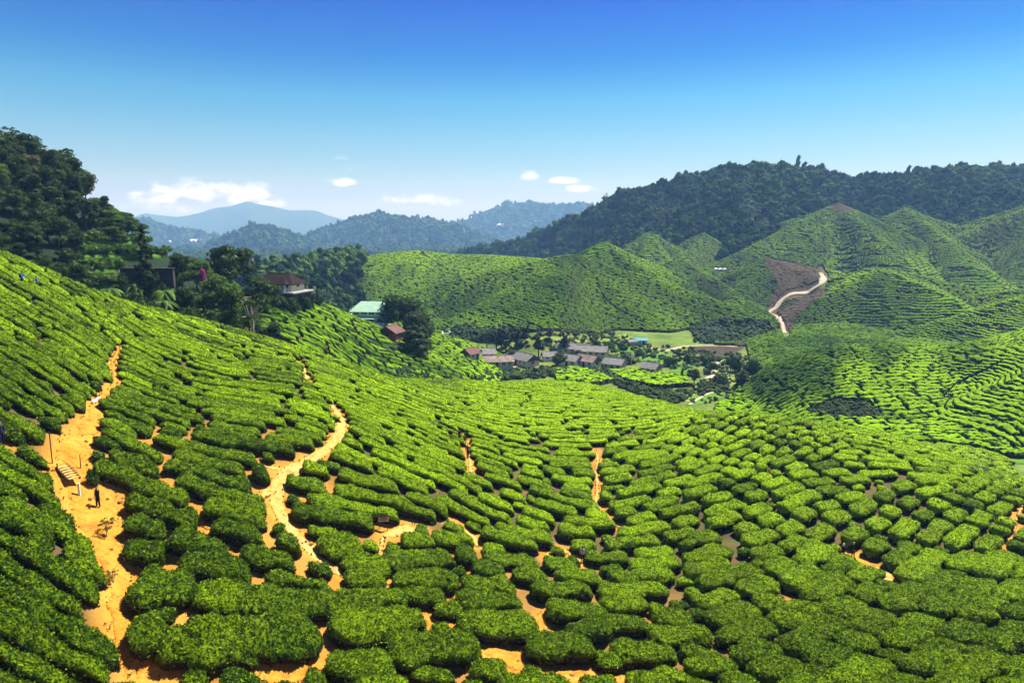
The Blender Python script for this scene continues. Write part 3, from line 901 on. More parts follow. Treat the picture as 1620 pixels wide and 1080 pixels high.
for nm, c in (('black', (.012, .012, .014)), ('navy', (.018, .022, .060)), ('blue', (.03, .13, .42)), ('grey', (.42, .43, .46)), ('white', (.72, .72, .72)), ('red', (.46, .035, .03)), ('dark', (.028, .026, .026)), ('pink', (.50, .30, .28))):
    MAT['cloth_' + nm] = simple(nm + '_cloth', c, .15, 8, .9, .15)


# ------------------------------------------------------------------ roads, fields
def strip(name, poly, mat, lift=.12, y0=18):
    X, Y, Wd = trace2(poly)
    n = len(X)
    dx, dy = np.gradient(X), np.gradient(Y); g = np.hypot(dx, dy) + 1e-9; dx, dy = dx / g, dy / g
    a = np.linspace(-1, 1, 7)
    off = a[None, :] * (Wd * (1 + .12 * n2(np.arange(n) / 3.0, np.zeros(n), 9)))[:, None]
    VX = X[:, None] - dy[:, None] * off; VY = Y[:, None] + dx[:, None] * off
    VZ = terrain(VX, VY)
    VZ = np.maximum(VZ, VZ[:, 3:4] * .6 + VZ * .4) + lift - .5 * (np.abs(a) > .99)[None, :]
    K = 7
    i, j = np.meshgrid(np.arange(n - 1), np.arange(K - 1), indexing='ij'); q = (i * K + j).ravel()
    o = mk(name, np.stack([VX, VY, VZ], -1).reshape(-1, 3), np.stack([q, q + K, q + K + 1, q + 1], -1), MAT[mat], None, True)
    return tag(o, None, None, None, 'structure')


def trace2(poly):
    pts, w = [], []
    for x, y, wd in poly:
        h = hit(x, y, 155, 1500)
        if h is None: continue
        pts.append(h); w.append(wd / F_PX * h[1] * .5)
    pts = np.array(pts); w = np.array(w)
    s = np.concatenate([[0], np.cumsum(np.linalg.norm(np.diff(pts[:, :2], axis=0), axis=1))])
    n = max(8, int(s[-1] / 1.0)); t = np.linspace(0, s[-1], n)
    out = [np.interp(t, s, v) for v in (pts[:, 0], pts[:, 1], w)]
    k = np.ones(7) / 7
    for a in out:
        if n > 12: a[:] = np.convolve(np.concatenate([[a[0]] * 3, a, [a[-1]] * 3]), k, 'valid')
    return out


def patch(name, poly, mat, lift=.2, y0=155):
    p = np.array([hit(x, y, y0, 900) for x, y in poly])
    x0, x1, ya, yb = p[:, 0].min(), p[:, 0].max(), p[:, 1].min(), p[:, 1].max()
    st = max(.6, (yb - ya) / 60)
    gx, gy = np.arange(x0, x1 + st, st), np.arange(ya, yb + st, st)
    XX, YY = np.meshgrid(gx, gy)
    wob = .9 * n2(XX / 4, YY / 4, 61)
    m = in_poly(XX + wob, YY + wob, [tuple(q[:2]) for q in p])
    Z = terrain(XX, YY) + np.where(m, lift + .08 * n2(XX / 1.2, YY / 1.2, 62), -.5)
    nr, na = XX.shape
    i, j = np.meshgrid(np.arange(nr - 1), np.arange(na - 1), indexing='ij')
    cell = m[:-1, :-1] | m[1:, :-1] | m[:-1, 1:] | m[1:, 1:]
    q = (i * na + j)[cell]
    if len(q) == 0: return
    o = mk(name, np.stack([XX, YY, Z], -1).reshape(-1, 3), np.stack([q, q + 1, q + na + 1, q + na], -1), MAT[mat], None, True)
    tag(o, None, None, None, 'structure')


ROADS = [[(1244, 528, 7.5), (1238, 515, 6.0), (1230, 502, 4.5), (1216, 491, 4.5), (1228, 488, 6.0), (1232, 478, 7.5), (1246, 468, 7.5), (1262, 464, 7.5), (1284, 458, 7.5), (1300, 450, 9.0), (1304, 440, 9.0), (1298, 431, 7.5)]]


def build_valley():
    strip('road', [(998, 538, 5.2), (1012, 545, 6.5), (1030, 551, 6.5), (1052, 556, 6.5), (1066, 552, 6.5), (1080, 548, 6.5), (1105, 547, 5.2), (1140, 547, 5.2), (1170, 549, 3.9)], 'path_pale', .25)
    strip('road', [(1066, 552, 5.2), (1075, 559, 5.2), (1076, 562, 3.9)], 'path_pale', .25)
    strip('road', [(1141, 571, 6.5), (1130, 575, 9.1), (1125, 582, 9.1), (1130, 588, 9.1), (1138, 591, 10.4), (1124, 596, 13.0), (1116, 600, 10.4)], 'path_pale', .25)
    strip('road', [(1146, 592, 5.2), (1160, 588, 5.2), (1172, 586, 3.9)], 'path_pale', .25)
    strip('road', [(1150, 609, 5.2), (1135, 618, 5.2), (1118, 624, 5.2), (1100, 634, 6.5), (1088, 642, 6.5)], 'path_pale', .25)
    strip('road', ROADS[0], 'path_pale', .5)
    strip('road', [(750, 584, 5.2), (800, 581, 5.2), (830, 580, 3.9), (900, 583, 3.9)], 'path_pale', .25)
    strip('road', [(1480, 690, 10.4), (1520, 702, 10.4), (1560, 716, 7.8), (1620, 720, 6.5)], 'grass_lime', .25)
    strip('road', [(780, 546, 5.2), (810, 543, 3.9), (842, 548, 3.9)], 'path_pale', .25)
    patch('grass_field', [(945, 545), (1010, 536), (1030, 552), (985, 562)], 'grass_field')
    patch('grass_field', [(1000, 552), (1058, 560), (1090, 575), (1040, 582), (1005, 568)], 'grass_bright')
    patch('grass_field', [(1064, 572), (1100, 575), (1090, 590), (1060, 589)], 'grass_bright', .3)
    patch('grass_field', [(1085, 632), (1126, 622), (1150, 626), (1112, 641), (1090, 643)], 'grass_bright')
    patch('grass_field', [(1118, 606), (1148, 596), (1176, 602), (1150, 614), (1125, 617)], 'grass_lime')
    patch('grass_field', [(1072, 618), (1100, 622), (1090, 638), (1070, 634)], 'grass_lime')
    patch('grass_field', [(780, 550), (830, 538), (900, 533), (990, 528), (1000, 538), (900, 546), (800, 556)], 'grass_lime')
    patch('grass_field', [(1568, 719), (1640, 718), (1640, 738), (1600, 737), (1575, 730)], 'grass_bright', .3, 95)
    patch('grass_field', [(860, 516), (900, 514), (932, 520), (900, 524), (870, 524)], 'grass_lime', .5)


def build_weeds():
    r = np.random.default_rng(31)
    V, Q, n = [], [], 0
    LV, LQ, ln_ = [], [], 0
    for mat, X, Y, Wd in TRACED:
        dx, dy = np.gradient(X), np.gradient(Y); g = np.hypot(dx, dy) + 1e-9; dx, dy = dx / g, dy / g
        for i in range(len(X)):
            for sg in (-1, 1):
                if r.random() < .42:
                    o_ = sg * Wd[i] * r.uniform(.75, 1.25)
                    bx, by = X[i] - dy[i] * o_, Y[i] + dx[i] * o_
                    bz = float(gz(bx, by)) + .02
                    k = r.integers(5, 12); hh = r.uniform(.10, .32)
                    for _ in range(k):
                        a = r.uniform(0, 6.28); s_ = r.uniform(.05, .2); w = .025
                        tip = np.array((bx + s_ * cos(a), by + s_ * sin(a), bz + hh * r.uniform(.5, 1)))
                        bs = np.array((bx + .3 * s_ * cos(a), by + .3 * s_ * sin(a), bz))
                        sd = np.array((-sin(a), cos(a), 0)) * w
                        md = (tip + bs) / 2 + (0, 0, .04)
                        V += [bs, md - sd, tip, md + sd]; Q.append((n, n + 1, n + 2, n + 3)); n += 4
            for _ in range(3):
                if r.random() < .55:
                    o_ = Wd[i] * np.sign(r.normal()) * r.uniform(.1, 1.15) ** .6
                    p = np.array((X[i] - dy[i] * o_ + r.uniform(-.2, .2), Y[i] + dx[i] * o_ + r.uniform(-.2, .2), 0))
                    p[2] = float(gz(p[0], p[1])) + .13
                    a = r.uniform(0, 6.28); s_ = r.uniform(.03, .10)
                    t = np.array((cos(a), sin(a), r.uniform(-.3, .3))) * s_; w = np.array((-sin(a), cos(a), r.uniform(-.3, .3))) * s_ * .6
                    LV += [p - t, p - w, p + t, p + w]; LQ.append((ln_, ln_ + 1, ln_ + 2, ln_ + 3)); ln_ += 4
    tag(mk('weeds', np.array(V), np.array(Q), MAT['shrub']), 'small weeds and grass tufts fringing the sandy paths', 'weeds', None, 'stuff')
    tag(mk('leaf_litter', np.array(LV), np.array(LQ), MAT['bark']), 'brown leaf litter and twigs scattered over the sandy paths', 'leaf litter', None, 'stuff')


# ------------------------------------------------------------------ buildings
def gable(mb, L, D, z0, h, over=.5, th=.18, hip=0.0):
    """roof with its ridge along x, thick slabs"""
    x, y = L / 2 + over, D / 2 + over
    r = x - hip
    dz = -over * h / (D / 2)
    for t, f in ((0, 1), (-th, -1)):
        pass
    v = [(-x, -y, z0 + dz), (x, -y, z0 + dz), (x, y, z0 + dz), (-x, y, z0 + dz), (-r, 0, z0 + h), (r, 0, z0 + h)]
    w = [(a, b, c - th) for a, b, c in v]
    v = np.array(v + w)
    mb.add(v, [(0, 1, 5, 4), (2, 3, 4, 5), (6, 10, 11, 7), (8, 11, 10, 9), (0, 6, 7, 1), (2, 8, 9, 3), (1, 7, 8, 2), (3, 9, 6, 0)], [(3, 0, 4), (1, 2, 5), (9, 10, 6), (7, 11, 8)])


def house(name, px, py, L, D, h, rh, rz, wall, roof, label, Y=None, hip=0.0, wins=3, door=True, z=None, cat='house', group=None, over=.5, gable_wall=True, y0=155, porch=False):
    p = hit(px, py, y0, 1500) if Y is None else None
    if Y is not None:
        d = (py - CY) / F_PX; yy = CT - d * ST
        zz = tz((px - CX) / F_PX / yy * Y, Y)
        p = np.array([(px - CX) / F_PX / yy * Y, Y, zz if z is None else z])
    root = empty(name, p, rz)
    w = MB(); w.box((0, 0, h / 2 - 1.0), (L, D, h + 2.0), 0, .04)
    if not hip and gable_wall:
        for sx in (-1, 1):
            x = sx * (L / 2 - .1)
            w.add([(x - .1, -D / 2 + .06, h - .02), (x - .1, D / 2 - .06, h - .02), (x - .1, 0, h + rh * .94), (x + .1, -D / 2 + .06, h - .02), (x + .1, D / 2 - .06, h - .02), (x + .1, 0, h + rh * .94)], [(0, 3, 5, 2), (1, 2, 5, 4), (0, 1, 4, 3)], [(0, 2, 1), (3, 4, 5)])
    w.build('wall', MAT[wall], root)
    r = MB(); gable(r, L, D, h + .03, rh, over, .16, hip)
    ro = r.build('roof', MAT[roof], root)
    rg = MB(); rg.tube([(-(L / 2 + over - hip), 0, h + rh + .05), (L / 2 + over - hip, 0, h + rh + .05)], .12, 6); rg.build('ridge_cap', MAT[roof], ro)
    if wins:
        step = L / (wins + (1 if door else 0))
        k = 0
        for i in range(wins + (1 if door else 0)):
            x = -L / 2 + step * (i + .5)
            if door and i == (wins + 1) // 2:
                dd = MB(); dd.box((x, -D / 2 - .03, 1.0), (.95, .08, 2.0), 0, .01); do = dd.build('door', MAT['wood_dark'], root)
                hd = MB(); hd.box((x + .33, -D / 2 - .10, 1.0), (.12, .05, .05)); hd.build('handle', MAT['steel'], do)
                continue
            fw = MB()
            for dx, dz_, sx, sz in ((0, .58, 1.3, .1), (0, -.58, 1.3, .1), (-.6, 0, .1, 1.06), (.6, 0, .1, 1.06), (0, 0, .06, 1.06)):
                fw.box((x + dx, -D / 2 - .04, 1.55 + dz_), (sx, .10, sz))
            f = fw.build('window', MAT['concrete_white'], root)
            pn = MB(); pn.box((x, -D / 2 - .015, 1.55), (1.1, .05, 1.06)); pn.build('pane', MAT['glass'], f)
        for sx in (-1, 1):
            fw = MB(); fw.box((sx * (L / 2 + .03), 0, 1.55), (.08, 1.2, 1.0)); fw.build('window', MAT['glass'], root)
    tag(root, label, cat, group)
    return root, p


def build_buildings():
    # brown hip-roofed house on a concrete terrace
    Y = 174.0
    x, _, zf = P(443, 459, Y)
    r, p = house('bungalow', 444, 460, 10.0, 6.5, 2.3, 2.1, R(-12), 'wall_cream', 'roof_brown', 'pale bungalow with steep dark brown hip roof on a concrete terrace', Y, hip=3.2, wins=3, z=zf, over=.8)
    ve = MB(); gable(ve, 3.2, 2.6, 2.25, 1.0, .4, .14, 1.2); 
    v2 = MB(); v2.v = [np.concatenate(ve.v) + (2.6, -3.6, 0)]; v2.f4, v2.f3, v2.n = ve.f4, ve.f3, ve.n
    v2.build('porch_roof', MAT['roof_brown'], r)
    pc = MB()
    for sx in (1.2, 4.0): pc.tube([(sx, -4.6, 0), (sx, -4.6, 2.3)], .12, 8)
    pc.build('porch_post', MAT['wall_white'], r)
    tr = empty('terrace', (x + .8, Y, zf), R(-12))
    tb = MB(); tb.box((0, -.6, -.25), (12.6, 10.5, .42), 0, .05); tb.build('slab', MAT['concrete'], tr)
    tw = MB(); tw.box((-.3, -.4, -2.3), (11.4, 9.6, 3.6), 0, .05); tw.build('retaining_wall', MAT['concrete_dark'], tr)
    rl = MB()
    for i in range(11): rl.tube([(-6.1 + 1.22 * i, -5.7, -.05), (-6.1 + 1.22 * i, -5.7, .75)], .04, 5)
    for hh in (.4, .75): rl.tube([(-6.1, -5.7, hh), (6.1, -5.7, hh)], .04, 5)
    rl.build('railing', MAT['concrete_white'], tr)
    tag(tr, 'grey concrete terrace with railing and dark wall under the brown roofed bungalow', 'terrace')
    # green-roofed two-storey building
    Y = 212.0
    x, _, zf = P(588, 513, Y)
    r = empty('tea_factory', (x, Y, zf), R(-6))
    w = MB(); w.box((0, 0, 2.4), (10.2, 7, 5.2), 0, .04); w.box((-5.8, .5, 1.6), (2.2, 5, 3.4), 0, .04); w.build('wall', MAT['wall_white'], r)
    q = MB(); gable(q, 10.2, 7, 5.02, 2.4, .8, .18, 2.6); q.build('roof', MAT['roof_green'], r)
    q = MB(); q.add([(-5.2, -3.5, 3.05), (5.6, -3.5, 3.05), (5.6, -5.6, 2.45), (-5.2, -5.6, 2.45), (-5.2, -3.5, 2.9), (5.6, -3.5, 2.9), (5.6, -5.6, 2.3), (-5.2, -5.6, 2.3)], [(0, 3, 2, 1), (4, 5, 6, 7), (3, 7, 6, 2), (0, 4, 7, 3), (1, 2, 6, 5)])
    q.build('veranda_roof', MAT['roof_green'], r)
    for i in range(4):
        xx = -3.75 + 2.5 * i
        f = MB(); f.box((xx, -3.53, 4.15), (1.9, .12, 1.15)); fo = f.build('window', MAT['concrete_white'], r)
        g = MB()
        for dx in (-.45, .45): g.box((xx + dx, -3.60, 4.15), (.78, .05, .95))
        g.build('pane', MAT['glass'], fo)
        f = MB(); f.box((xx, -3.53, 1.2), (1.9, .1, 2.2)); f.build('doorway', MAT['glass'], r)
        f = MB(); f.tube([(xx - 1.2, -5.4, 0), (xx - 1.2, -5.4, 2.4)], .09, 6); f.build('post', MAT['wall_white'], r)
    tag(r, 'two storey white building with pale green metal roof beside the big dark tree', 'building')
    house('shed', 599, 521, 2.6, 2.0, 1.5, .5, .3, 'wall_white', 'roof_white', 'tiny white shed below the green roofed building', 205, wins=0, cat='shed')
    house('cottage', 619, 538, 5.2, 5.6, 2.5, 1.7, R(72), 'wall_red', 'roof_red', 'small red walled cottage with brown roof among the banana plants', 194, wins=2)
    # village
    g = 'village houses in the valley'
    V = [('long_house', 780, 580, 13.5, 5.5, 2.5, 1.5, 8, 'wall_cream', 'roof_rust', 'long cream house with patchy rusty sheet roof at the left end of the village', 5),
         ('small_house', 744, 568, 4.5, 4.5, 2.4, 1.5, 50, 'wall_cream', 'roof_red', 'small house with red brown roof behind the rusty roofed long house', 1),
         ('small_house', 768, 567, 6.5, 5, 2.4, 1.4, 6, 'wall_cream', 'roof_grey', 'grey roofed house just behind the rusty roofed long house', 2),
         ('long_house', 826, 576, 13, 6, 2.7, 1.9, -52, 'wall_cream', 'roof_grey', 'long grey roofed house turning its pale gable to the camera', 4),
         ('small_house', 869, 570, 5, 4, 2.2, 1.3, 10, 'wall_white', 'roof_grey', 'low grey hut between the long gabled house and the leafy tree', 1),
         ('long_house', 908, 559, 13, 6, 2.6, 1.7, -18, 'wall_cream', 'roof_grey', 'long grey roofed house farthest back under the dark pines', 4),
         ('long_house', 936, 563, 12, 6, 2.6, 1.7, -15, 'wall_cream', 'roof_grey', 'long grey roofed house in front of the banana plants, middle of the village', 4),
         ('small_house', 902, 578, 7.5, 5.5, 2.6, 1.7, -35, 'wall_white', 'roof_grey', 'grey roofed house with white gable just right of the leafy tree', 2),
         ('small_house', 930, 579, 8, 5.5, 2.6, 1.8, -42, 'wall_white', 'roof_rust', 'house with pale brownish roof and white gable in the village front row', 2),
         ('small_house', 972, 584, 7, 5.5, 2.6, 1.6, -30, 'wall_cream', 'roof_grey', 'last grey roofed house at the right end of the village row', 2),
         ('cottage', 1030, 591, 5.6, 5, 2.6, 1.6, -40, 'wall_white', 'roof_grey', 'lone white cottage with grey roof above the bright tea patch', 2)]
    for nm, px, py, L, D, h, rh, a, w, ro, lab, wn in V:
        house(nm, px, py, L, D, h, rh, R(a), w, ro, lab, wins=wn, group=g)
    house('shed', 1013, 545, 5.5, 4, 2.4, .9, R(-10), 'wall_white', 'roof_teal', 'small shed with teal roof beside the pale valley road', wins=1, cat='shed')
    house('shed', 706, 531, 3, 2.5, 1.6, .6, .2, 'wall_white', 'roof_white', 'white shed at the edge of the dark thicket left of the village', wins=1, cat='shed', y0=200)
    house('shed', 1000, 546, 4, 3, 2, .7, .3, 'wall_cream', 'roof_grey', 'brown hut left of the teal roofed shed', wins=0, cat='shed')
    # farm sheds and greenhouses far away
    def greenhouse(px, py, n, wpx, label, y0=300, wall=False, rz=0.0):
        p = hit(px, py, y0, 5000)
        if p is None: print('no hit', label); return
        wd = wpx / F_PX * p[1]
        r_ = empty('greenhouse', p, rz)
        a = wd / n
        for i in range(n):
            m = MB()
            t = np.linspace(0, pi, 9)
            xs = -wd / 2 + a * (i + .5) - a * .48 * np.cos(t); zs = a * .16 + a * .30 * np.sin(t)
            Dp = wd * .45
            v = np.concatenate([np.stack([xs, 0 * xs - Dp / 2, zs], -1), np.stack([xs, 0 * xs + Dp / 2, zs + Dp * .12], -1)])
            v = np.concatenate([v, v - (0, 0, a * .06)])
            f = [(k, k + 1, 10 + k, 9 + k) for k in range(8)] + [(18 + k, 27 + k, 28 + k, 19 + k) for k in range(8)] + [(k, 18 + k, 19 + k, k + 1) for k in range(8)] + [(9 + k, 10 + k, 28 + k, 27 + k) for k in range(8)]
            m.add(v, f); m.build('roof_arch', MAT['roof_white'], r_)
        m = MB(); m.box((0, 0, a * .02), (wd * .98, wd * .42, a * .34)); m.build('wall', MAT['wall_white'], r_)
        tag(r_, label, 'greenhouse', 'white farm roofs on the far hills')
    greenhouse(264, 384, 2, 12, 'small white greenhouse roof, leftmost on the blue hillside', 900)
    greenhouse(306, 383, 4, 28, 'wide white greenhouse roofs on the blue hill at left', 700)
    greenhouse(404, 403, 3, 26, 'white greenhouse roofs above the brown roofed bungalow', 300)
    greenhouse(752, 374, 3, 20, 'white greenhouse roof right of the broad wooded hill', 700)
    greenhouse(802, 359, 4, 32, 'long white greenhouse roof on the palest wooded hill', 900)
    greenhouse(846, 353, 3, 24, 'tan and white sheds on the right flank of the palest hill', 900)
    greenhouse(800, 386, 2, 10, 'tiny white roof at the foot of the palest hill', 600)
    greenhouse(1140, 428, 3, 20, 'white plastic greenhouse tucked between the tea cones', 380)
    # dark retaining wall under the terraces
    Y = 138.0
    xa, xb = P(188, 440, Y)[0], P(276, 440, Y)[0]
    zt, zb = P(230, 425, Y)[2], P(230, 458, Y)[2]
    r = empty('retaining_wall', ((xa + xb) / 2, Y, zb), R(-5))
    m = MB(); m.box((0, .4, (zt - zb) / 2 - .5), (xb - xa, .8, zt - zb + 1), 0, .05); m.build('face', MAT['concrete_dark'], r)
    m = MB(); m.box((0, .3, zt - zb + .08), (xb - xa + .3, 1.1, .18), 0, .03); m.build('coping', MAT['concrete_dark'], r)
    m = MB(); m.box((.6, -.35, .25), (xb - xa - 3, .6, .5), 0, .03); m.build('drain_edge', MAT['concrete_white'], r)
    tag(r, 'dark stained concrete retaining wall below the terraces at left', 'retaining wall')


# ------------------------------------------------------------------ trees one can tell apart
def build_trees():
    r = random.Random(8)
    g = 'jungle trees on the steep hillside'
    cnt = 0
    for Y in np.arange(122, 186, 4.4):
        for px in np.arange(-30, 330, 4.3 / Y * F_PX * .98):
            x = px + r.uniform(-14, 14); y = Y + r.uniform(-2, 2)
            X = (x - CX) / F_PX * y
            z = tz(X, y); qx, qy = project(X, y, z)
            X = X * (1 + (x - qx) / (qx - CX)); z = tz(X, y); qx, qy = project(X, y, z)
            if qx > 262 or (qx > 140 and qy > 384): continue
            if 128 < qx < 290 and 392 < qy < 470: continue
            if 150 < qx < 300 and y < 150: continue
            if qx > 262 or not bool(seen(X, y, z + 8, 5)): continue
            top = qy - r.uniform(36, 68) * (1.0 if qy > 260 else .9)
            if qy < 300: top = qy - r.uniform(38, 58)
            k = r.choices(['jungle', 'broad', 'olive', 'light', 'fern'], [6, 4, .7, .8, .5])[0]
            if qx > 140: top = qy - r.uniform(22, 44)
            if k == 'fern': top = qy - r.uniform(22, 36)
            tree(k, x, y, top, r.uniform(26, 44) if k != 'fern' else 36, {'jungle': 'dark tall jungle tree in the dense shaded wood at left', 'broad': 'dark round crowned tree in the dense shaded wood at left', 'olive': 'olive brown leaved tree standing out in the dark left wood', 'light': 'light green leaved tree within the dark left wood', 'fern': 'tree fern with drooping fronds in the dark left wood'}[k], 'tree', g, {'fern': 'tree_fern'}.get(k))
            cnt += 1
    print('jungle trees', cnt)
    T = [('airy', 8, 176, 193, 42, 'thin crowned tree topping the hill at the left edge'), ('broad', 44, 176, 212, 56, 'round dark tree crown on the hill top near the left edge'),
         ('airy', 90, 174, 226, 62, 'airy reddish tree leaning out on the hill skyline'), ('jungle', 128, 172, 268, 44, 'dark tree on the lower step of the hill skyline'),
         ('conifer', 237, 132, 357, 46, 'tall dark conifer rising in front of the terraces'),
         ('broad', 288, 150, 398, 46, 'dark tree right of the retaining wall'), ('light', 312, 146, 408, 50, 'lighter leafy tree between retaining wall and big round tree'),
         ('broad', 364, 158, 384, 88, 'big round leafy tree left of the brown roofed bungalow'), ('light', 338, 134, 432, 62, 'bright leafy tree below the big round tree'),
         ('light', 374, 132, 446, 58, 'bright leafy tree left of the pale trunked tree'), ('broad', 300, 128, 452, 50, 'dark tree above the crest right of the conifer'),
         ('airy', 400, 128, 452, 72, 'sparse tree with tall pale trunk standing left of the bungalow'), ('broad', 424, 150, 443, 52, 'dark tree hiding the left end of the bungalow terrace'),
         ('fern', 268, 127, 446, 62, 'tree fern spreading in front of the dark retaining wall', 'tree_fern'), ('fern', 176, 118, 448, 54, 'pale tree fern just above the tea crest at left', 'tree_fern'),
         ('fern', 262, 122, 466, 50, 'low tree fern at the crest below the retaining wall', 'tree_fern'),
         ('bush', 205, 118, 462, 50, 'rounded bush at the crest left of the conifer'), ('bush', 232, 120, 472, 46, 'rounded bush at the foot of the conifer'),
         ('bush', 300, 122, 484, 34, 'pale round bush on the tea crest'), ('bush', 336, 124, 488, 50, 'dark bush on the tea crest below the bright leafy tree'),
         ('broad', 372, 124, 484, 46, 'low dark tree right at the crest left of the pale trunk'), ('broad', 352, 140, 462, 56, 'dark tree in the shaded gap behind the crest'),
         ('broad', 322, 138, 468, 50, 'shaded tree in the gap right of the tree fern'), ('broad', 396, 136, 492, 54, 'shaded tree at the foot of the pale trunk'),
         ('bush', 430, 140, 508, 40, 'dark bush at the left foot of the tea spur'), ('broad', 275, 142, 436, 44, 'shaded tree at the right end of the retaining wall'),
         ('broad', 468, 186, 430, 34, 'dark tree behind the bungalow roof'), ('conifer', 492, 178, 453, 18, 'dark pointed shrub at the right end of the terrace'), ('conifer', 503, 180, 456, 16, 'second pointed shrub just past the terrace'),
         ('bush', 484, 172, 468, 22, 'round shrub below the terrace corner'), ('broad', 408, 162, 436, 48, 'leafy tree hiding the left side of the bungalow'), ('bush', 440, 164, 466, 34, 'dark bush covering the terrace wall'), ('bush', 462, 166, 470, 26, 'smaller bush covering the right of the terrace wall'),
         ('broad', 812, 250, 552, 20, 'leafy tree between the rusty roofed house and the gabled house'), ('broad', 1010, 256, 552, 18, 'small tree at the meadow edge right of the banana grove'), ('bush', 1060, 246, 562, 22, 'bushy shrub in the meadow by the road'), ('broad', 918, 252, 552, 18, 'small tree between the grey village roofs'),
         ('bush', 1090, 250, 560, 22, 'low shrub in the meadow left of the round bush'), ('broad', 1128, 232, 572, 18, 'small tree inside the road bend'), ('bush', 1192, 226, 566, 30, 'shrub at the foot of the right tea hill'),
         ('broad', 640, 208, 464, 74, 'big dark spreading tree right of the green roofed building'), ('broad', 662, 202, 492, 52, 'dark tree behind the round cone shaped tree'),
         ('column', 655, 188, 509, 50, 'dense round topped dark tree beside the red cottage'), ('column', 668, 196, 510, 34, 'narrow dark tree tucked behind the round topped tree'), ('bush', 640, 184, 560, 34, 'shaded bush at the foot of the round topped tree'),
         ('banana', 620, 186, 538, 60, 'clump of banana plants in front of the red cottage', 'banana_clump'), ('bush', 604, 206, 506, 20, 'dark shrub before the green roofed building'),
         ('bush', 757, 238, 552, 18, 'leafy shrub beside the red brown village roof'), ('broad', 722, 232, 540, 20, 'small leafy tree on the slope left of the village'),
         ('casuarina', 785, 276, 516, 22, 'dark pine, leftmost of the village row'), ('casuarina', 800, 274, 514, 22, 'dark pine, second from left in the village row'), ('casuarina', 818, 275, 516, 22, 'dark pine, third from left in the village row'),
         ('casuarina', 831, 276, 513, 16, 'slim dark pine, fourth from left in the village row'), ('casuarina', 852, 262, 525, 20, 'tall dark pine above the long gabled house'), ('casuarina', 869, 278, 517, 16, 'slim pointed pine behind the grey village roofs'),
         ('casuarina', 893, 270, 525, 15, 'slim pointed pine, rightmost of the village row'), ('broad', 793, 280, 520, 34, 'round dark tree behind the leftmost pines'), ('broad', 770, 284, 520, 30, 'round dark tree at the left end of the pine row'),
         ('broad', 884, 238, 557, 26, 'leafy tree in front of the grey village huts'), ('bush', 905, 246, 556, 16, 'small shrub among the grey village roofs'), ('broad', 944, 272, 537, 16, 'small dark tree behind the village roofs at right'),
         ('broad', 962, 268, 540, 22, 'broad dark tree left of the banana grove'), ('bush', 984, 276, 541, 16, 'round shrub at the edge of the valley field'), ('banana', 972, 254, 552, 36, 'banana grove left half, right of the village roofs', 'banana_clump'),
         ('banana', 992, 252, 550, 34, 'banana grove right half, beside the valley field', 'banana_clump'), ('bush', 958, 240, 572, 18, 'shrub beside the last village house'),
         ('broad', 1098, 214, 582, 24, 'dark tree where the valley road bends'), ('column', 1174, 206, 584, 26, 'leafy tree below the dark tea flank'), ('bush', 1139, 210, 591, 26, 'round dark bush beside the pale road bend'),
         ('conifer', 1079, 222, 575, 6, 'thin pointed tree by the lone white cottage'), ('bush', 1120, 250, 556, 30, 'round bush below the brown cut bank'), ('bush', 1160, 236, 560, 30, 'bushy shrub at the foot of the tea hill'), ('bush', 1044, 230, 592, 18, 'shrub beside the lone cottage'),
         ('bush', 1545, 108, 738, 34, 'dark bush by the bright green paddy at right'),
         ('fern', 216, 130, 436, 44, 'tree fern half hiding the dark retaining wall', 'tree_fern'), ('bush', 250, 134, 428, 26, 'bush growing over the right top of the dark wall'),
         ('bush', 200, 132, 434, 34, 'climbing bush at the left end of the dark retaining wall'), ('bush', 262, 132, 446, 30, 'leafy bush before the right end of the dark retaining wall')]
    for t in T:
        k, px, Y, top, w, lab = t[:6]
        tree(k, px, Y, top, w, lab, {'banana': 'banana plants', 'bush': 'bush'}.get(k, 'tree'), None, t[6] if len(t) > 6 else {'bush': 'bush', 'conifer': 'conifer_tree', 'casuarina': 'pine_tree'}.get(k))
    for px, Y, w, lab in ((326, 145, 14, 'magenta bougainvillea bush beside the big round tree'),):
        tree('bush', px, Y, 425, w, lab, 'bush', None, 'flowering_bush', 0, 'flower')
    # two small tea trees left standing on the orange path
    tree('airy', 169, hit(174, 852)[1], 817, 26, 'young tea tree standing alone on the wide orange path', 'tea tree', None, 'young_tea_tree', 0, 'shrub')
    tree('airy', 178, hit(178, 921)[1], 896, 19, 'tiny bent tea tree lower down the orange path', 'tea tree', None, 'young_tea_tree', 1, 'shrub')
    tree('bush', 147, hit(147, 768)[1], 738, 20, 'dark dry shrub beside the steps on the orange path', 'bush', None, 'bush', 1)
    # planted terraces
    r = np.random.default_rng(3)
    for py, xa, xb, hh, lab in ((362, 160, 215, 2.2, 'topmost planted terrace of pale shrubs under the jungle'), (384, 140, 236, 2.4, 'second planted terrace from the top at left'),
                            (405, 122, 262, 2.4, 'third planted terrace from the top, above the dark wall'), (428, 112, 190, 2.6, 'fourth planted terrace, ending at the dark retaining wall'), (452, 108, 188, 2.4, 'lowest planted terrace left of the dark retaining wall')):
        pts = [hit(x, py, 124, 200) for x in np.linspace(xa, xb, 16)]
        pts = np.array([p_ for p_ in pts if p_ is not None])
        o0 = pts.mean(0)
        L = []
        for p_ in pts - o0:
            for _ in range(3): L.append((p_[0] + r.uniform(-1, 1), p_[1] + r.uniform(-.9, .9), p_[2] + r.uniform(.5, hh * .8), r.uniform(.8, 1.5), r.uniform(.6, 1.1)))
        v, q, t = crown(L, 2600, .30, r)
        root = empty('planted_terrace', o0)
        mk('shrubs', v, [q, t], MAT['tree_light'], root, np.concatenate([np.zeros(len(q), bool), np.ones(len(t), bool)]))
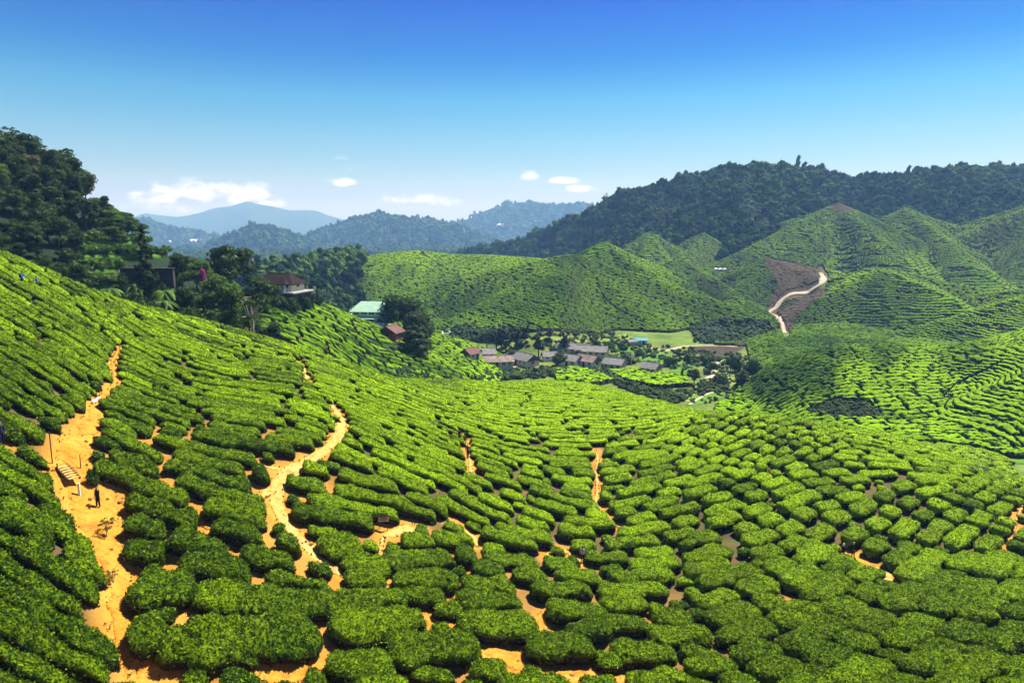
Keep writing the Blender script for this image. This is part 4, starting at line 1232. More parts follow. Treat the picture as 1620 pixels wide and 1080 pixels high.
        m = MB(); m.tube([tuple(p_ + (0, -1.0, -.5)) for p_ in pts - o0], 1.0, 8); m.build('bank', MAT['grass_field'], root, True)
        tag(root, lab, 'planted terrace', 'planted terraces')


# ------------------------------------------------------------------ people
def skin_mesh(nodes, edges, sub=1):
    me = bpy.data.meshes.new('body')
    me.from_pydata([n[:3] for n in nodes], edges, [])
    o = bpy.data.objects.new('body', me); COL.objects.link(o)
    sk = o.modifiers.new('s', 'SKIN'); sk.use_smooth_shade = True
    for i, n in enumerate(nodes):
        d = me.skin_vertices[0].data[i]; d.radius = (n[3], n[4] if len(n) > 4 else n[3]); d.use_root = (i == 0)
    ss = o.modifiers.new('u', 'SUBSURF'); ss.levels = ss.render_levels = sub
    dg = bpy.context.evaluated_depsgraph_get()
    m2 = bpy.data.meshes.new_from_object(o.evaluated_get(dg))
    bpy.data.objects.remove(o)
    v = np.empty(len(m2.vertices) * 3); m2.vertices.foreach_get('co', v); v = v.reshape(-1, 3)
    f = [tuple(p.vertices) for p in m2.polygons]
    bpy.data.meshes.remove(m2)
    return v, f


def body_nodes(armL, armR, stride):
    """joints of a standing figure facing -y; arms = (elbow, wrist) positions"""
    N, E = [], []

    def chain(pts, start=None):
        p = start
        for q in pts:
            N.append(q); i = len(N) - 1
            if p is not None: E.append((p, i))
            p = i
        return p
    N.append((0, 0, .95, .135, .10))
    chest = chain([(0, .0, 1.10, .125, .095), (0, .0, 1.30, .15, .10), (0, .0, 1.42, .10, .075)], 0)
    neck = chain([(0, -.01, 1.49, .055, .055), (0, -.02, 1.56, .075, .085), (0, -.03, 1.64, .082, .10), (0, -.015, 1.71, .06, .075)], chest)
    hands = []
    for s, (el, wr) in ((-1, armL), (1, armR)):
        sh = chain([(s * .17, 0, 1.41, .055, .055)], chest)
        w = chain([(el[0], el[1], el[2], .040, .040), (wr[0], wr[1], wr[2], .028, .024)], sh)
        d = np.array(wr) - np.array(el); d /= np.linalg.norm(d)
        side = np.cross(d, (0, 1, 0)); side /= np.linalg.norm(side) + 1e-6
        pal = np.array(wr) + d * .06
        pi_ = chain([tuple(pal) + (.032, .018)], w)
        for k, ln in zip((-1.5, -.5, .5, 1.5), (.060, .075, .080, .068)):
            a = pal + side * k * .017 + d * .035
            b = a + d * ln * .5 + np.array((0, -.006, 0)); c = b + d * ln * .45 + np.array((0, -.014, 0))
            chain([tuple(a) + (.009, .009), tuple(b) + (.008, .008), tuple(c) + (.007, .007)], pi_)
        a = np.array(wr) + d * .03 - side * .034
        chain([tuple(a) + (.010, .010), tuple(a - side * .012 + d * .04) + (.009, .009)], pi_)
    for s in (-1, 1):
        st = s * stride
        hp = chain([(s * .09, 0, .90, .095, .095)], 0)
        an = chain([(s * .10, st * .45 - .02, .50, .062, .065), (s * .10, st, .10, .040, .042)], hp)
        chain([(s * .105, st - .06, .045, .042, .035), (s * .115, st - .16, .035, .040, .026)], an)
    return N, E


def submesh(v, f, keep, off):
    n = np.zeros_like(v)
    for p in f:
        a, b, c = v[p[0]], v[p[1]], v[p[2]]
        k = np.cross(b - a, c - a)
        for i in p: n[i] += k
    n /= np.linalg.norm(n, axis=1, keepdims=True) + 1e-9
    ff = [p for p in f if all(keep[i] for i in p)]
    w = v + n * off
    ids = sorted({i for p in ff for i in p}); mp = {a: b for b, a in enumerate(ids)}
    q = np.array([[mp[i] for i in p] for p in ff if len(p) == 4]); t = np.array([[mp[i] for i in p] for p in ff if len(p) == 3])
    return w[ids], [a for a in (q, t) if len(a)]


POSES = {'walk': (((-.27, .06, 1.14), (-.28, -.12, .93)), ((.27, -.02, 1.13), (.28, .06, .88)), .14),
         'stand': (((-.26, .03, 1.13), (-.25, -.05, .88)), ((.26, .03, 1.13), (.25, -.05, .88)), .03),
         'phone': (((-.26, .03, 1.13), (-.25, -.05, .88)), ((.36, -.12, 1.22), (.17, -.10, 1.54)), .05),
         'pick': (((-.27, -.10, 1.16), (-.18, -.36, 1.12)), ((.27, -.10, 1.16), (.16, -.38, 1.10)), .04)}
BODIES = {}


def person(px, py, Y, pose, rz, shirt, legs, label, head=None, bag=None, scale=1.0):
    h = hit(px, py, 18, 200)
    if Y is not None:
        d = (py - CY) / F_PX; yy = CT - d * ST
        X = (px - CX) / F_PX / yy * Y; h = np.array([X, Y, float(gz(X, Y))])
    if pose not in BODIES: BODIES[pose] = skin_mesh(*body_nodes(*POSES[pose]))
    v, f = BODIES[pose]
    root = empty('person', (h[0], h[1], h[2] + .05), rz)
    root.scale = (scale,) * 3
    keep = np.ones(len(v), bool)
    w, fs = submesh(v, f, keep, 0.0)
    mk('body', w, fs, MAT['skin'], root, True)
    arm = (np.abs(v[:, 0]) > .19) | ((v[:, 1] < -.14) & (v[:, 2] > .8))
    k = (v[:, 2] > .86) & (v[:, 2] < 1.48)
    for wr in (POSES[pose][0][1], POSES[pose][1][1]): k &= np.linalg.norm(v - np.array(wr), axis=1) > .11
    k &= ~(arm & (v[:, 2] < .95))
    w, fs = submesh(v, f, k, .018); mk('shirt', w, fs, MAT['cloth_' + shirt], root, True)
    k = (v[:, 2] < .97) & (v[:, 2] > .07) & ~arm
    w, fs = submesh(v, f, k, .016); mk('trousers', w, fs, MAT['cloth_' + legs], root, True)
    k = (v[:, 2] < .10)
    w, fs = submesh(v, f, k, .012); mk('shoes', w, fs, MAT['cloth_dark'], root, True)
    hd = (v[:, 2] > 1.58) & ((v[:, 1] > -.06) | (v[:, 2] > 1.69))
    w, fs = submesh(v, f, hd, .014); mk('hair', w, fs, MAT['hair'], root, True)
    fc = MB()
    for s in (-1, 1):
        fc.box((s * .032, -.128, 1.65), (.026, .014, .012), 0, .004)
    fc.box((0, -.122, 1.585), (.045, .012, .010), 0, .003)
    fc.build('eyes_and_mouth', MAT['hair'], root)
    ns = MB(); ns.add([(0, -.12, 1.66), (-.016, -.125, 1.615), (.016, -.125, 1.615), (0, -.15, 1.617), ], [], [(0, 1, 3), (0, 3, 2), (1, 2, 3), (0, 2, 1)])
    for s in (-1, 1): ns.box((s * .085, -.02, 1.63), (.02, .035, .06), 0, .008)
    ns.build('nose_and_ears', MAT['skin'], root)
    if head:
        kind, col = head
        if kind == 'cap':
            m = MB(); u = ICO1[0]; m.add(u * (.105, .125, .085) * (1, 1, np.where(u[:, 2:3] < 0, .25, 1)[:, 0].mean() * 0 + 1) + (0, -.015, 1.69), [], ICO1[1]); m.box((0, -.16, 1.68), (.15, .13, .02), 0, .008)
            m.build('cap', MAT['cloth_' + col], root, True)
        else:
            k = (v[:, 2] > 1.40) & (np.abs(v[:, 0]) < .13) & ((v[:, 1] > -.075) | (v[:, 2] > 1.70) | (v[:, 2] < 1.53))
            w, fs = submesh(v, f, k, .030); mk('headscarf', w, fs, MAT['cloth_' + col], root, True)
    if bag:
        m = MB(); m.box((0, .20, 1.22), (.32, .20, .46), 0, .06)
        for s in (-1, 1): m.tube([(s * .10, .14, 1.40), (s * .11, -.02, 1.475), (s * .11, -.135, 1.38), (s * .13, -.10, 1.15), (s * .12, .12, 1.02)], .022, 5)
        m.build('backpack', MAT['cloth_' + bag], root)
    tag(root, label, 'person', 'people among the tea')
    return root


def build_people():
    person(156, 803, None, 'phone', R(-20), 'black', 'black', 'person in black standing on the wide orange path holding a phone to the ear')
    person(37, 458, 84.5, 'pick', R(100), 'blue', 'navy', 'person in blue jacket with dark backpack among the upper left hedges', bag='navy')
    person(60, 460, 86, 'pick', R(-80), 'blue', 'dark', 'person with red cap in the hedges at upper left', head=('cap', 'red'))
    person(3, 697, 50, 'stand', R(60), 'navy', 'navy', 'person in dark navy clothes at the left edge of the picture')
    person(727, 699, None, 'pick', R(160), 'dark', 'dark', 'person in dark clothes on the narrow path, left of the pair up the slope')
    person(739, 697, None, 'pick', R(180), 'dark', 'dark', 'person in dark clothes, right of the pair up the slope')
    person(740, 724, None, 'walk', R(10), 'dark', 'dark', 'person with red cap walking down the narrow path in the tea', head=('cap', 'red'))
    person(921, 889, None, 'stand', R(170), 'grey', 'dark', 'person in light grey shirt and blue cap standing on the curved tan path', head=('cap', 'navy'))
    person(1333, 884, None, 'walk', R(95), 'black', 'black', 'person in black with white headscarf, left of the two at right', head=('scarf', 'white'))
    person(1349, 882, None, 'walk', R(60), 'black', 'dark', 'person in dark clothes with pale pink headscarf, right of the two', head=('scarf', 'pink'))


PEOPLE_AT = [(37, 458, 84.5), (60, 460, 86), (3, 697, 50), (727, 699, None), (739, 697, None), (740, 724, None), (1333, 884, None), (1349, 882, None)]


# ------------------------------------------------------------------ small things
def build_small():
    # signboard
    p = hit(607, 838, 18, 200)
    Y = p[1]; zc = float(e_of(820)) * Y
    r = empty('signboard', p, R(8))
    H = zc - p[2]
    m = MB()
    for s in (-1, 1): m.tube([(s * .38, .03, -.3), (s * .38, .03, H + .1)], .035, 6)
    m.build('post', MAT['wood_dark'], r)
    m = MB(); m.box((0, 0, H), (1.0, .05, .62), 0, .01); bo = m.build('board', MAT['wall_cream'], r)
    m = MB(); m.box((0, -.03, H + .27), (1.0, .03, .12)); m.build('header_strip', MAT['roof_red'], bo)
    m = MB()
    for i in range(4): m.box((-.06 * (i % 2), -.032, H + .13 - .10 * i), (.72 - .12 * (i % 2), .02, .028))
    m.build('lettering', MAT['wood_dark'], bo)
    tag(r, 'small cream signboard on posts at the edge of the tan clearing', 'signboard')
    # steps down the orange path
    a = hit(98, 742, 18, 200); b = hit(124, 778, 18, 200)
    r = empty('wooden_steps', a)
    d = (b - a)[:2]; L = np.linalg.norm(d); d = d / L; nrm = np.array((-d[1], d[0]))
    ang = math.atan2(d[1], d[0])
    n = 6
    L = 1.7; drop = .8
    for i in range(n):
        m = MB(); c = d * L * (i + .5) / n
        m.box((c[0], c[1], -drop * (i + .3) / n + .28), (L / n * 1.1, .8, .07), ang, .01)
        t = m.build('tread', MAT['wood_pale'], r)
    for s in (-1, 1):
        m = MB(); o = nrm * .42 * s
        q0, q1 = (o[0], o[1], .15), (o[0] + d[0] * L, o[1] + d[1] * L, -drop + .15)
        q0, q1 = np.array(q0), np.array(q1)
        up = np.array((0, 0, .22)); th = np.array((nrm[0], nrm[1], 0)) * .05
        m.add([q0 - th, q1 - th, q1 - th + up, q0 - th + up, q0 + th, q1 + th, q1 + th + up, q0 + th + up], [(0, 1, 2, 3), (7, 6, 5, 4), (0, 4, 5, 1), (3, 2, 6, 7), (0, 3, 7, 4), (1, 5, 6, 2)])
        m.build('stringer', MAT['wood_dark'], r)
    tag(r, 'short flight of pale wooden steps beside the hedge on the orange path', 'steps')

    def post(px, py, top, rad, mat, lab, nm='post', cap=True):
        h = hit(px, py, 18, 200); H = float(e_of(top)) * h[1] - h[2]
        r_ = empty(nm, h)
        m = MB(); m.tube([(0, 0, -.3), (.01, 0, H * .5), (.03, 0, H)], [rad, rad, rad * .9], 7); m.build('shaft', MAT[mat], r_)
        m = MB(); m.tube([(.03, 0, H), (.03, 0, H + rad * 1.2)], [rad * 1.3, rad * .8], 7); m.build('cap', MAT[mat], r_)
        tag(r_, lab, 'post')
    post(83, 733, 684, .045, 'wood_dark', 'tall thin dark pole beside the top of the wooden steps', 'pole')
    post(128, 742, 720, .04, 'wood_dark', 'short thin stake on the orange path above the dry shrub', 'stake')
    post(91, 746, 734, .05, 'wood_dark', 'stubby dark rail post at the head of the steps', 'rail_post')
    # pale concrete post by the steps
    h = hit(126, 784, 18, 200)
    r = empty('concrete_post', h, .3)
    m = MB(); m.box((0, 0, .45), (.16, .16, 1.1), 0, .02); m.build('shaft', MAT['concrete_white'], r)
    m = MB(); m.box((0, 0, 1.03), (.20, .20, .06), 0, .015); m.build('cap', MAT['concrete_white'], r)
    tag(r, 'pale square post at the foot of the wooden steps', 'post')
    # white beam edging on the path
    a = hit(146, 640, 18, 200); b = hit(158, 629, 18, 200)
    c = (a + b) / 2
    r = empty('path_beam', c, math.atan2(b[1] - a[1], b[0] - a[0]))
    m = MB(); m.box((0, 0, .12), (np.linalg.norm((b - a)[:2]), .22, .24), 0, .03); m.build('beam', MAT['concrete_white'], r)
    m = MB()
    for s in (-1, 1): m.box((s * .5, 0, -.1), (.12, .3, .3), 0, .02)
    m.build('peg', MAT['wood_dark'], r)
    tag(r, 'white beam edging the narrow top of the orange path', 'beam')
    # logs and stones on the sand
    rr = random.Random(4)
    for px, py, L, lab in ((318, 994, .9, 'weathered log lying in the sand pocket at lower left'), (402, 824, .6, 'dry stick on the sand left of the tan path'), (135, 700, .5, 'broken branch on the upper orange path')):
        h = hit(px, py, 18, 200); m = MB(); a = rr.uniform(-.4, .4)
        m.tube([(-L / 2, 0, .10), (0, .03, .13), (L / 2, .02, .09)], [.06, .07, .045], 7)
        m.tube([(0, .03, .13), (.1, .15, .28)], [.03, .015], 5)
        o = m.build('log', MAT['bark'], None, True); o.location = h; o.rotation_euler = (0, 0, a)
        tag(o, lab, 'log')
    spots = [(470, 856), (478, 860), (484, 857), (491, 862), (138, 755), (143, 790), (170, 790), (190, 795), (130, 690), (196, 960), (176, 870), (820, 1046), (905, 1070), (700, 990)]
    for i, (px, py) in enumerate(spots):
        h = hit(px, py, 18, 200)
        v = ICO1[0] * (1 + .35 * n3(ICO1[0][:, 0] * 1.7 + i, ICO1[0][:, 1] * 1.7, ICO1[0][:, 2] * 1.7)[:, None]) * rr.uniform(.10, .2) * np.array((1.2, 1, .7))
        o = mk('stone', v, ICO1[1], MAT['rock'], None, False); o.location = h + (0, 0, .08); o.rotation_euler = (0, 0, i)
        tag(o, 'small brown stone lying on the sandy paths', 'stone', 'stones on the sandy paths')
    # pylons and their lines on the ridge
    def pylon(px, Y, top, H, lab):
        zt = float(e_of(top)) * Y; X = (px - CX) / F_PX * (Y * CT - zt * ST)
        r_ = empty('pylon', (X, Y, zt - H))
        m = MB(); b, t = H * .10, H * .018
        cs = [(-1, -1), (1, -1), (1, 1), (-1, 1)]
        for sx, sy in cs: m.tube([(sx * b, sy * b, -4), (sx * t * 1.6, sy * t * 1.6, H * .62), (sx * t, sy * t, H)], H * .008, 4)
        n_ = 9
        for i in range(n_):
            z0, z1 = H * i / n_, H * (i + 1) / n_
            w = lambda z: b + (t * 1.6 - b) * min(1, z / (H * .62)) if z < H * .62 else t * 1.6 + (t - t * 1.6) * (z / H - .62) / .38
            for k in range(4):
                (ax, ay), (bx, by) = cs[k], cs[(k + 1) % 4]
                m.tube([(ax * w(z0), ay * w(z0), z0), (bx * w(z1), by * w(z1), z1)], H * .005, 3); m.tube([(bx * w(z0), by * w(z0), z0), (ax * w(z1), ay * w(z1), z1)], H * .005, 3)
        m.build('lattice', MAT['steel'], r_)
        for zz in (.68, .80, .92):
            m = MB(); a = H * .15 * (1.25 - zz * .4)
            m.tube([(-a, 0, H * zz), (0, 0, H * (zz + .03)), (a, 0, H * zz)], H * .006, 4); m.tube([(-a, 0, H * zz), (0, 0, H * zz), (a, 0, H * zz)], H * .006, 4)
            m.build('cross_arm', MAT['steel'], r_)
        tag(r_, lab, 'pylon')
    pylon(960, 840, 305, 26, 'steel lattice pylon standing on the near end of the jungle ridge')
    pylon(732, 1500, 344, 32, 'faint steel pylon on the saddle of the hazy hills')
    for i, (ya, yb, yc) in enumerate(((308, 338, 372), (313, 344, 377), (319, 350, 383), (326, 356, 388))):
        A, B, C_ = P(1335, ya, 640), P(1480, yb, 600), P(1720, yc - 4, 560)
        pts = []
        for t in np.linspace(0, 1, 30):
            q = A * (1 - t) + C_ * t; q[2] -= 4 * t * (1 - t) * 6.0; pts.append(q)
        m = MB(); m.tube(pts, .07, 4); o = m.build('power_line', MAT['cable'])
        tag(o, '%s power cable from the top crossing in front of the jungle ridge at right' % ORD[i], 'power line', 'power lines')
for (px_, py_, Y_) in PEOPLE_AT:
    if Y_ is None: h_ = hit(px_, py_, 18, 200)
    else:
        d_ = (py_ - CY) / F_PX; yy_ = CT - d_ * ST; h_ = ((px_ - CX) / F_PX / yy_ * Y_, Y_)
    _PD[:] = np.minimum(_PD, np.hypot(_GXX - h_[0], _GYY - h_[1]) - (1.1 if px_ > 1300 else .15))
ROWS = Rows()
HEDGES = []                       # centre line (n x 2), half width, height
for (pl, wd, ht) in SIGNATURE:
    pts = [hit(x, y, 18, 200) for x, y in pl]
    pts = np.array([p[:2] for p in pts])
    s_ = np.concatenate([[0], np.cumsum(np.linalg.norm(np.diff(pts, axis=0), axis=1))])
    t_ = np.linspace(0, s_[-1], max(2, int(s_[-1] / .5) + 1))
    ln_ = np.stack([np.interp(t_, s_, pts[:, 0]), np.interp(t_, s_, pts[:, 1])], -1)
    for a, b in ln_: ROWS.put(a, b, -2)
    HEDGES.append((ln_, wd / 2, ht))
_sd = []
for y_ in np.arange(26, 165, 1.5):
    for x_ in np.arange(-112, 128, 1.5):
        _sd.append((x_ + random.uniform(-.6, .6), y_ + random.uniform(-.6, .6)))
_first = [tuple(hit(x, y, 18, 200)[:2]) for x, y in ((100, 620), (60, 900), (330, 700), (450, 960), (620, 700), (850, 760), (880, 650), (1130, 690), (1400, 730), (1050, 800), (1400, 950), (1250, 850), (900, 1000))]
ROWS.fill(_first + _sd)
ROWS.sc = .6
random.shuffle(_sd)
ROWS.fill([(x_ + dx_, y_ + dy_) for x_, y_ in _sd for dx_, dy_ in ((0, 0), (.8, 0), (.8, .8), (0, .8))])
for ln, p in ROWS.lines:
    x_, y_ = ln[:, 0].mean(), ln[:, 1].mean()
    k_ = np.interp(x_, [-16, -6, 0, 12], [.375, .41, .44, .47]) if y_ < 66 else np.interp(y_, [66, 105, 125], [.385, .395, .43])
    HEDGES.append((ln, p * k_ * random.uniform(.95, 1.06), min(1.25, max(p * .54, .72)) * random.uniform(.88, 1.14)))

_pa = np.linspace(-pi / 2, pi / 2, 19)
_pk = [(-.62, -.05), (-.88, .22), (-.99, .46), (-1.02, .64), (-1.0, .80), (-.91, .92), (-.74, .985), (-.52, 1.0), (-.30, 1.01), (-.10, 1.01)]
PROF = np.array(_pk + [(-a, b) for a, b in _pk[::-1]])


def hedge_mesh(ln, hw, ht, seed, step):
    """a clipped hedge swept along its row: (verts, quads)"""
    d = np.diff(ln, axis=0); L = np.hypot(d[:, 0], d[:, 1])
    s = np.concatenate([[0], np.cumsum(L)])
    t0, t1 = d[0] / L[0], d[-1] / L[-1]
    ext = hw * .78
    ln = np.vstack([ln[0] - t0 * ext, ln, ln[-1] + t1 * ext]); s = np.concatenate([[0], s + ext, [s[-1] + 2 * ext]])
    T = s[-1]
    n = max(6, int(T / step))
    q = T * (0.5 - 0.5 * np.cos(np.linspace(0, pi, n))) * .35 + T * np.linspace(0, 1, n) * .65
    X, Y = np.interp(q, s, ln[:, 0]), np.interp(q, s, ln[:, 1])
    dx, dy = np.gradient(X), np.gradient(Y); k = np.hypot(dx, dy) + 1e-9; dx, dy = dx / k, dy / k
    e = np.clip(np.minimum(q, T - q) / hw, 0, 1)
    cap = np.sqrt(np.clip(1 - (1 - e) ** 2.3, 0.004, 1))
    fine = .55 if Y[0] > 68 else 1.0
    lump = 1 + .27 * fine * n2(q / 1.4, q * 0 + seed * 3.1, 5) + .10 * n2(q / .6, q * 0 + seed * 1.7, 6)
    w = hw * cap * lump
    h = ht * cap ** .5 * (1 + .13 * n2(q / 1.2, q * 0 + seed * 2.3, 8))
    A = PROF[None, :, 0] * w[:, None]
    Y0 = Y[0]
    VX = X[:, None] - dy[:, None] * A; VY = Y[:, None] + dx[:, None] * A
    B = PROF[None, :, 1] * h[:, None]
    nx = -dy[:, None] * PROF[None, :, 0]; ny = dx[:, None] * PROF[None, :, 0]; nz = (PROF[None, :, 1] - .45) * 1.4
    VZ = B
    am = .23 * n3(VX / .9, VY / .8, VZ / .6 + seed) + .10 * n3(VX / .32, VY / .32, VZ / .3)
    am = am * (PROF[None, :, 1] > .1)
    am = am * (.7 if Y0 > 68 else 1.0)
    VX = VX + nx * am; VY = VY + ny * am; VZ = VZ + nz * am
    VZ = VZ + gz(VX, VY)
    v = np.stack([VX, VY, VZ], -1).reshape(-1, 3)
    K = len(PROF)
    i, j = np.meshgrid(np.arange(n - 1), np.arange(K - 1), indexing='ij')
    a = (i * K + j).ravel()
    f = np.stack([a, a + K, a + K + 1, a + 1], -1)
    return v, f


def leaf_cards(v, f, dens, size, r, out=1.15):
    """leaf sprays scattered over a surface: (verts, quads)"""
    p0, p1, p2, p3 = [v[f[:, k]] for k in range(4)]
    nn = np.cross(p2 - p0, p3 - p1); ar = np.linalg.norm(nn, axis=1) * .5; nn = nn / (2 * ar[:, None] + 1e-9)
    wgt = ar * np.clip(nn[:, 2] + .45, .07, 1.2)
    n = int(ar.sum() * dens)
    if n < 1: return np.zeros((0, 3)), np.zeros((0, 4), int)
    k = r.choice(len(f), n, p=wgt / wgt.sum())
    a, b = r.random((n, 1)), r.random((n, 1))
    c = (p0[k] * (1 - a) + p1[k] * a) * (1 - b) + (p3[k] * (1 - a) + p2[k] * a) * b
    N_ = nn[k] + r.normal(0, .8, (n, 3)); N_ /= np.linalg.norm(N_, axis=1, keepdims=True)
    t = np.cross(N_, r.normal(0, 1, (n, 3))); t /= np.linalg.norm(t, axis=1, keepdims=True) + 1e-9
    w = np.cross(N_, t)
    s = size * r.uniform(.6, 1.35, (n, 1))
    c = c + nn[k] * (size * r.uniform(-.15, out, (n, 1)))
    V = np.stack([c - t * s, c + w * s * .5, c + t * s, c - w * s * .5], 1).reshape(-1, 3)
    return V, np.arange(4 * n).reshape(n, 4)


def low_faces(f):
    """the bare woody foot and lower flank, whose dark colour also paints in shade"""
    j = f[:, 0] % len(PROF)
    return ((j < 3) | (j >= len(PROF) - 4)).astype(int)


def build_hedges():
    info = []
    for i, (ln, hw, ht) in enumerate(HEDGES):
        c = ln[len(ln) // 2]; z = float(gz(c[0], c[1]))
        px, py = project(c[0], c[1], z + ht * .6)
        L = np.linalg.norm(np.diff(ln, axis=0), axis=1).sum() + 2 * hw
        vis = bool(seen(c[0], c[1], z + ht, .2))
        inn = -15 < px < 1635 and py < 1095
        size = L * hw * 2 / c[1] ** 2 if (vis and inn) else 0
        info.append((size, i, px, py, L))
    order = sorted(info, reverse=True)[:300]
    chosen = {o[1] for o in order if o[0] > 0}
    r = np.random.default_rng(4)
    bulk_v, bulk_f, bulk_a, bulk_m, nb = [], [], [], [], 0
    single = []
    for (size, i, px, py, L) in info:
        ln, hw, ht = HEDGES[i]
        Y = ln[:, 1].mean()
        near = i in chosen
        v, f = hedge_mesh(ln, hw, ht, i, .2 if Y < 60 else (.32 if Y < 90 else .5))
        dens, sz = (60, .105) if Y < 52 else ((46, .11) if Y < 68 else ((26, .13) if Y < 95 else (8, .19)))
        cv, cf = leaf_cards(v, f, dens, sz, r, 1.0 if Y < 56 else .45)
        a = np.concatenate([v, cv]); fa = np.concatenate([f, cf + len(v)])
        qx, qy = project(a[:, 0], a[:, 1], a[:, 2])
        step = 6 if len(a) > 300 else 1
        fl = float(field([px], [py])[0, 3]) + .09 * math.sin(i * 7.7) + .06 * math.sin(i * 2.3)
        # young leaf on the plucked table; lit-top, shaded-flank contrast also painted into flush
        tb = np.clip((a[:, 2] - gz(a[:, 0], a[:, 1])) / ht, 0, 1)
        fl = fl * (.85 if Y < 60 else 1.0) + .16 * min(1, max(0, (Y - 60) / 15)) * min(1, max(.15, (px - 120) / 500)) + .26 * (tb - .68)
        if near:
            base = (float(ln[:, 0].mean()), float(ln[:, 1].mean()), float(gz(ln[:, 0].mean(), ln[:, 1].mean())))
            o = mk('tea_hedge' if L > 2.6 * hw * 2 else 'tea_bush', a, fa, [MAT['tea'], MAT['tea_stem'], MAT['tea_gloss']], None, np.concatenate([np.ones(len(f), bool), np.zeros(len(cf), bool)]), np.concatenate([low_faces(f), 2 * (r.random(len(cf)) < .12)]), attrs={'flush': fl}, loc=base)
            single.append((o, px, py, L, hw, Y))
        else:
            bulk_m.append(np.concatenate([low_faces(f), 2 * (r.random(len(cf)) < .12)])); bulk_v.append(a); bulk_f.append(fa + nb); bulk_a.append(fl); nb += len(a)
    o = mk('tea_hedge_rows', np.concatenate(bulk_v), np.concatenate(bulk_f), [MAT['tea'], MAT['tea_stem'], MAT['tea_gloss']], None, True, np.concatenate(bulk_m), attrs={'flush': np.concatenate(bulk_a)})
    tag(o, 'dense rows of bright green clipped tea hedges filling the valley bowl and its crest', 'tea field', None, 'stuff')
    print('hedges', len(HEDGES), 'single', len(single), 'bulk verts', nb)
    name_hedges(single)


ORD = ['first', 'second', 'third', 'fourth', 'fifth', 'sixth', 'seventh', 'eighth', 'ninth', 'tenth', 'eleventh', 'twelfth', 'thirteenth', 'fourteenth',
       'fifteenth', 'sixteenth', 'seventeenth', 'eighteenth', 'nineteenth', 'twentieth'] + ['twenty-' + w for w in ('first', 'second', 'third', 'fourth', 'fifth', 'sixth', 'seventh', 'eighth', 'ninth')] + ['thirtieth'] + ['thirty-' + w for w in ('first', 'second', 'third', 'fourth', 'fifth', 'sixth', 'seventh', 'eighth', 'ninth')] + ['fortieth'] + ['forty-' + w for w in ('first', 'second', 'third', 'fourth', 'fifth', 'sixth', 'seventh', 'eighth', 'ninth')]


def px_path(i, py):
    pl = sorted([(y, x) for x, y, w in PATHS[i][1]])
    return np.interp(py, [p[0] for p in pl], [p[1] for p in pl])


def zone(px, py):
    if py < 1085 and px < px_path(0, max(py, 548)) and py > 548:
        return 'left of the wide orange path' if py > 640 else 'left of the narrow orange path'
    if py <= 640 and px < 520: return 'on the upper left slope'
    if px < 560 and py < 760 and (py < 640 or px < px_path(2, py)): return 'on the slope between the two paths'
    if px < 430 and py < 930: return 'between the orange path and the tan path'
    if px < 420: return 'beside the foot of the orange path'
    if py > 905 and px < 700: return 'below the tan path end'
    if py < 830 and px < 860: return 'on the slope right of the tan path'
    if py < 905 and px < 860: return 'around the signboard clearing'
    if px < 1010 and py > 940: return 'around the lower sand path'
    if px < 1010: return 'around the grey shirted walker'
    if py < 800: return 'under the bright knoll'
    if px < 1290 and py > 930: return 'among small sand patches, lower right'
    if px < 1290: return 'left of the headscarf walkers'
    if py > 930: return 'below the tan clearing'
    return 'around the headscarf walkers'


def name_hedges(single):
    zones = {}
    for s in single: zones.setdefault(zone(s[1], s[2]), []).append(s)
    for z, L in zones.items():
        kinds = {}
        for s in L:
            k = ('long' if s[3] > 9 else 'medium' if s[3] > 5.5 else 'short') + ' tea hedge' if s[0].name.startswith('tea_hedge') else ('wide' if s[4] > 1.3 else 'round') + ' tea bush'
            kinds.setdefault(k, []).append(s)
        for k, LL in kinds.items():
            LL.sort(key=lambda s: -s[2])
            for i, s in enumerate(LL):
                lab = '%s %s' % (k, z) + (', %s up from the bottom' % ORD[min(i, 48)] if len(LL) > 1 else '')
                tag(s[0], lab, 'tea hedge' if 'hedge' in k else 'tea bush', 'clipped tea hedges on the near slopes')
        print(z, {k: len(v) for k, v in kinds.items()})


# ------------------------------------------------------------------ ground sheet
def in_poly(px, py, poly):
    c = np.zeros(np.shape(px), bool)
    n = len(poly)
    for i in range(n):
        (x1, y1), (x2, y2) = poly[i], poly[(i + 1) % n]
        if y1 == y2: continue
        c ^= ((y1 > py) != (y2 > py)) & (px < (x2 - x1) * (py - y1) / (y2 - y1) + x1)
    return c


BARE = [[(1208, 412), (1225, 410), (1262, 418), (1298, 428), (1306, 440), (1290, 455), (1240, 470), (1214, 490), (1222, 470), (1232, 452), (1222, 430)],
        [(1228, 492), (1250, 478), (1300, 455), (1312, 462), (1280, 485), (1258, 510), (1250, 530), (1236, 520)],
        [(1312, 322), (1326, 318), (1350, 332), (1345, 338), (1318, 334)], [(1084, 548), (1180, 546), (1160, 562), (1130, 566), (1090, 556)]]


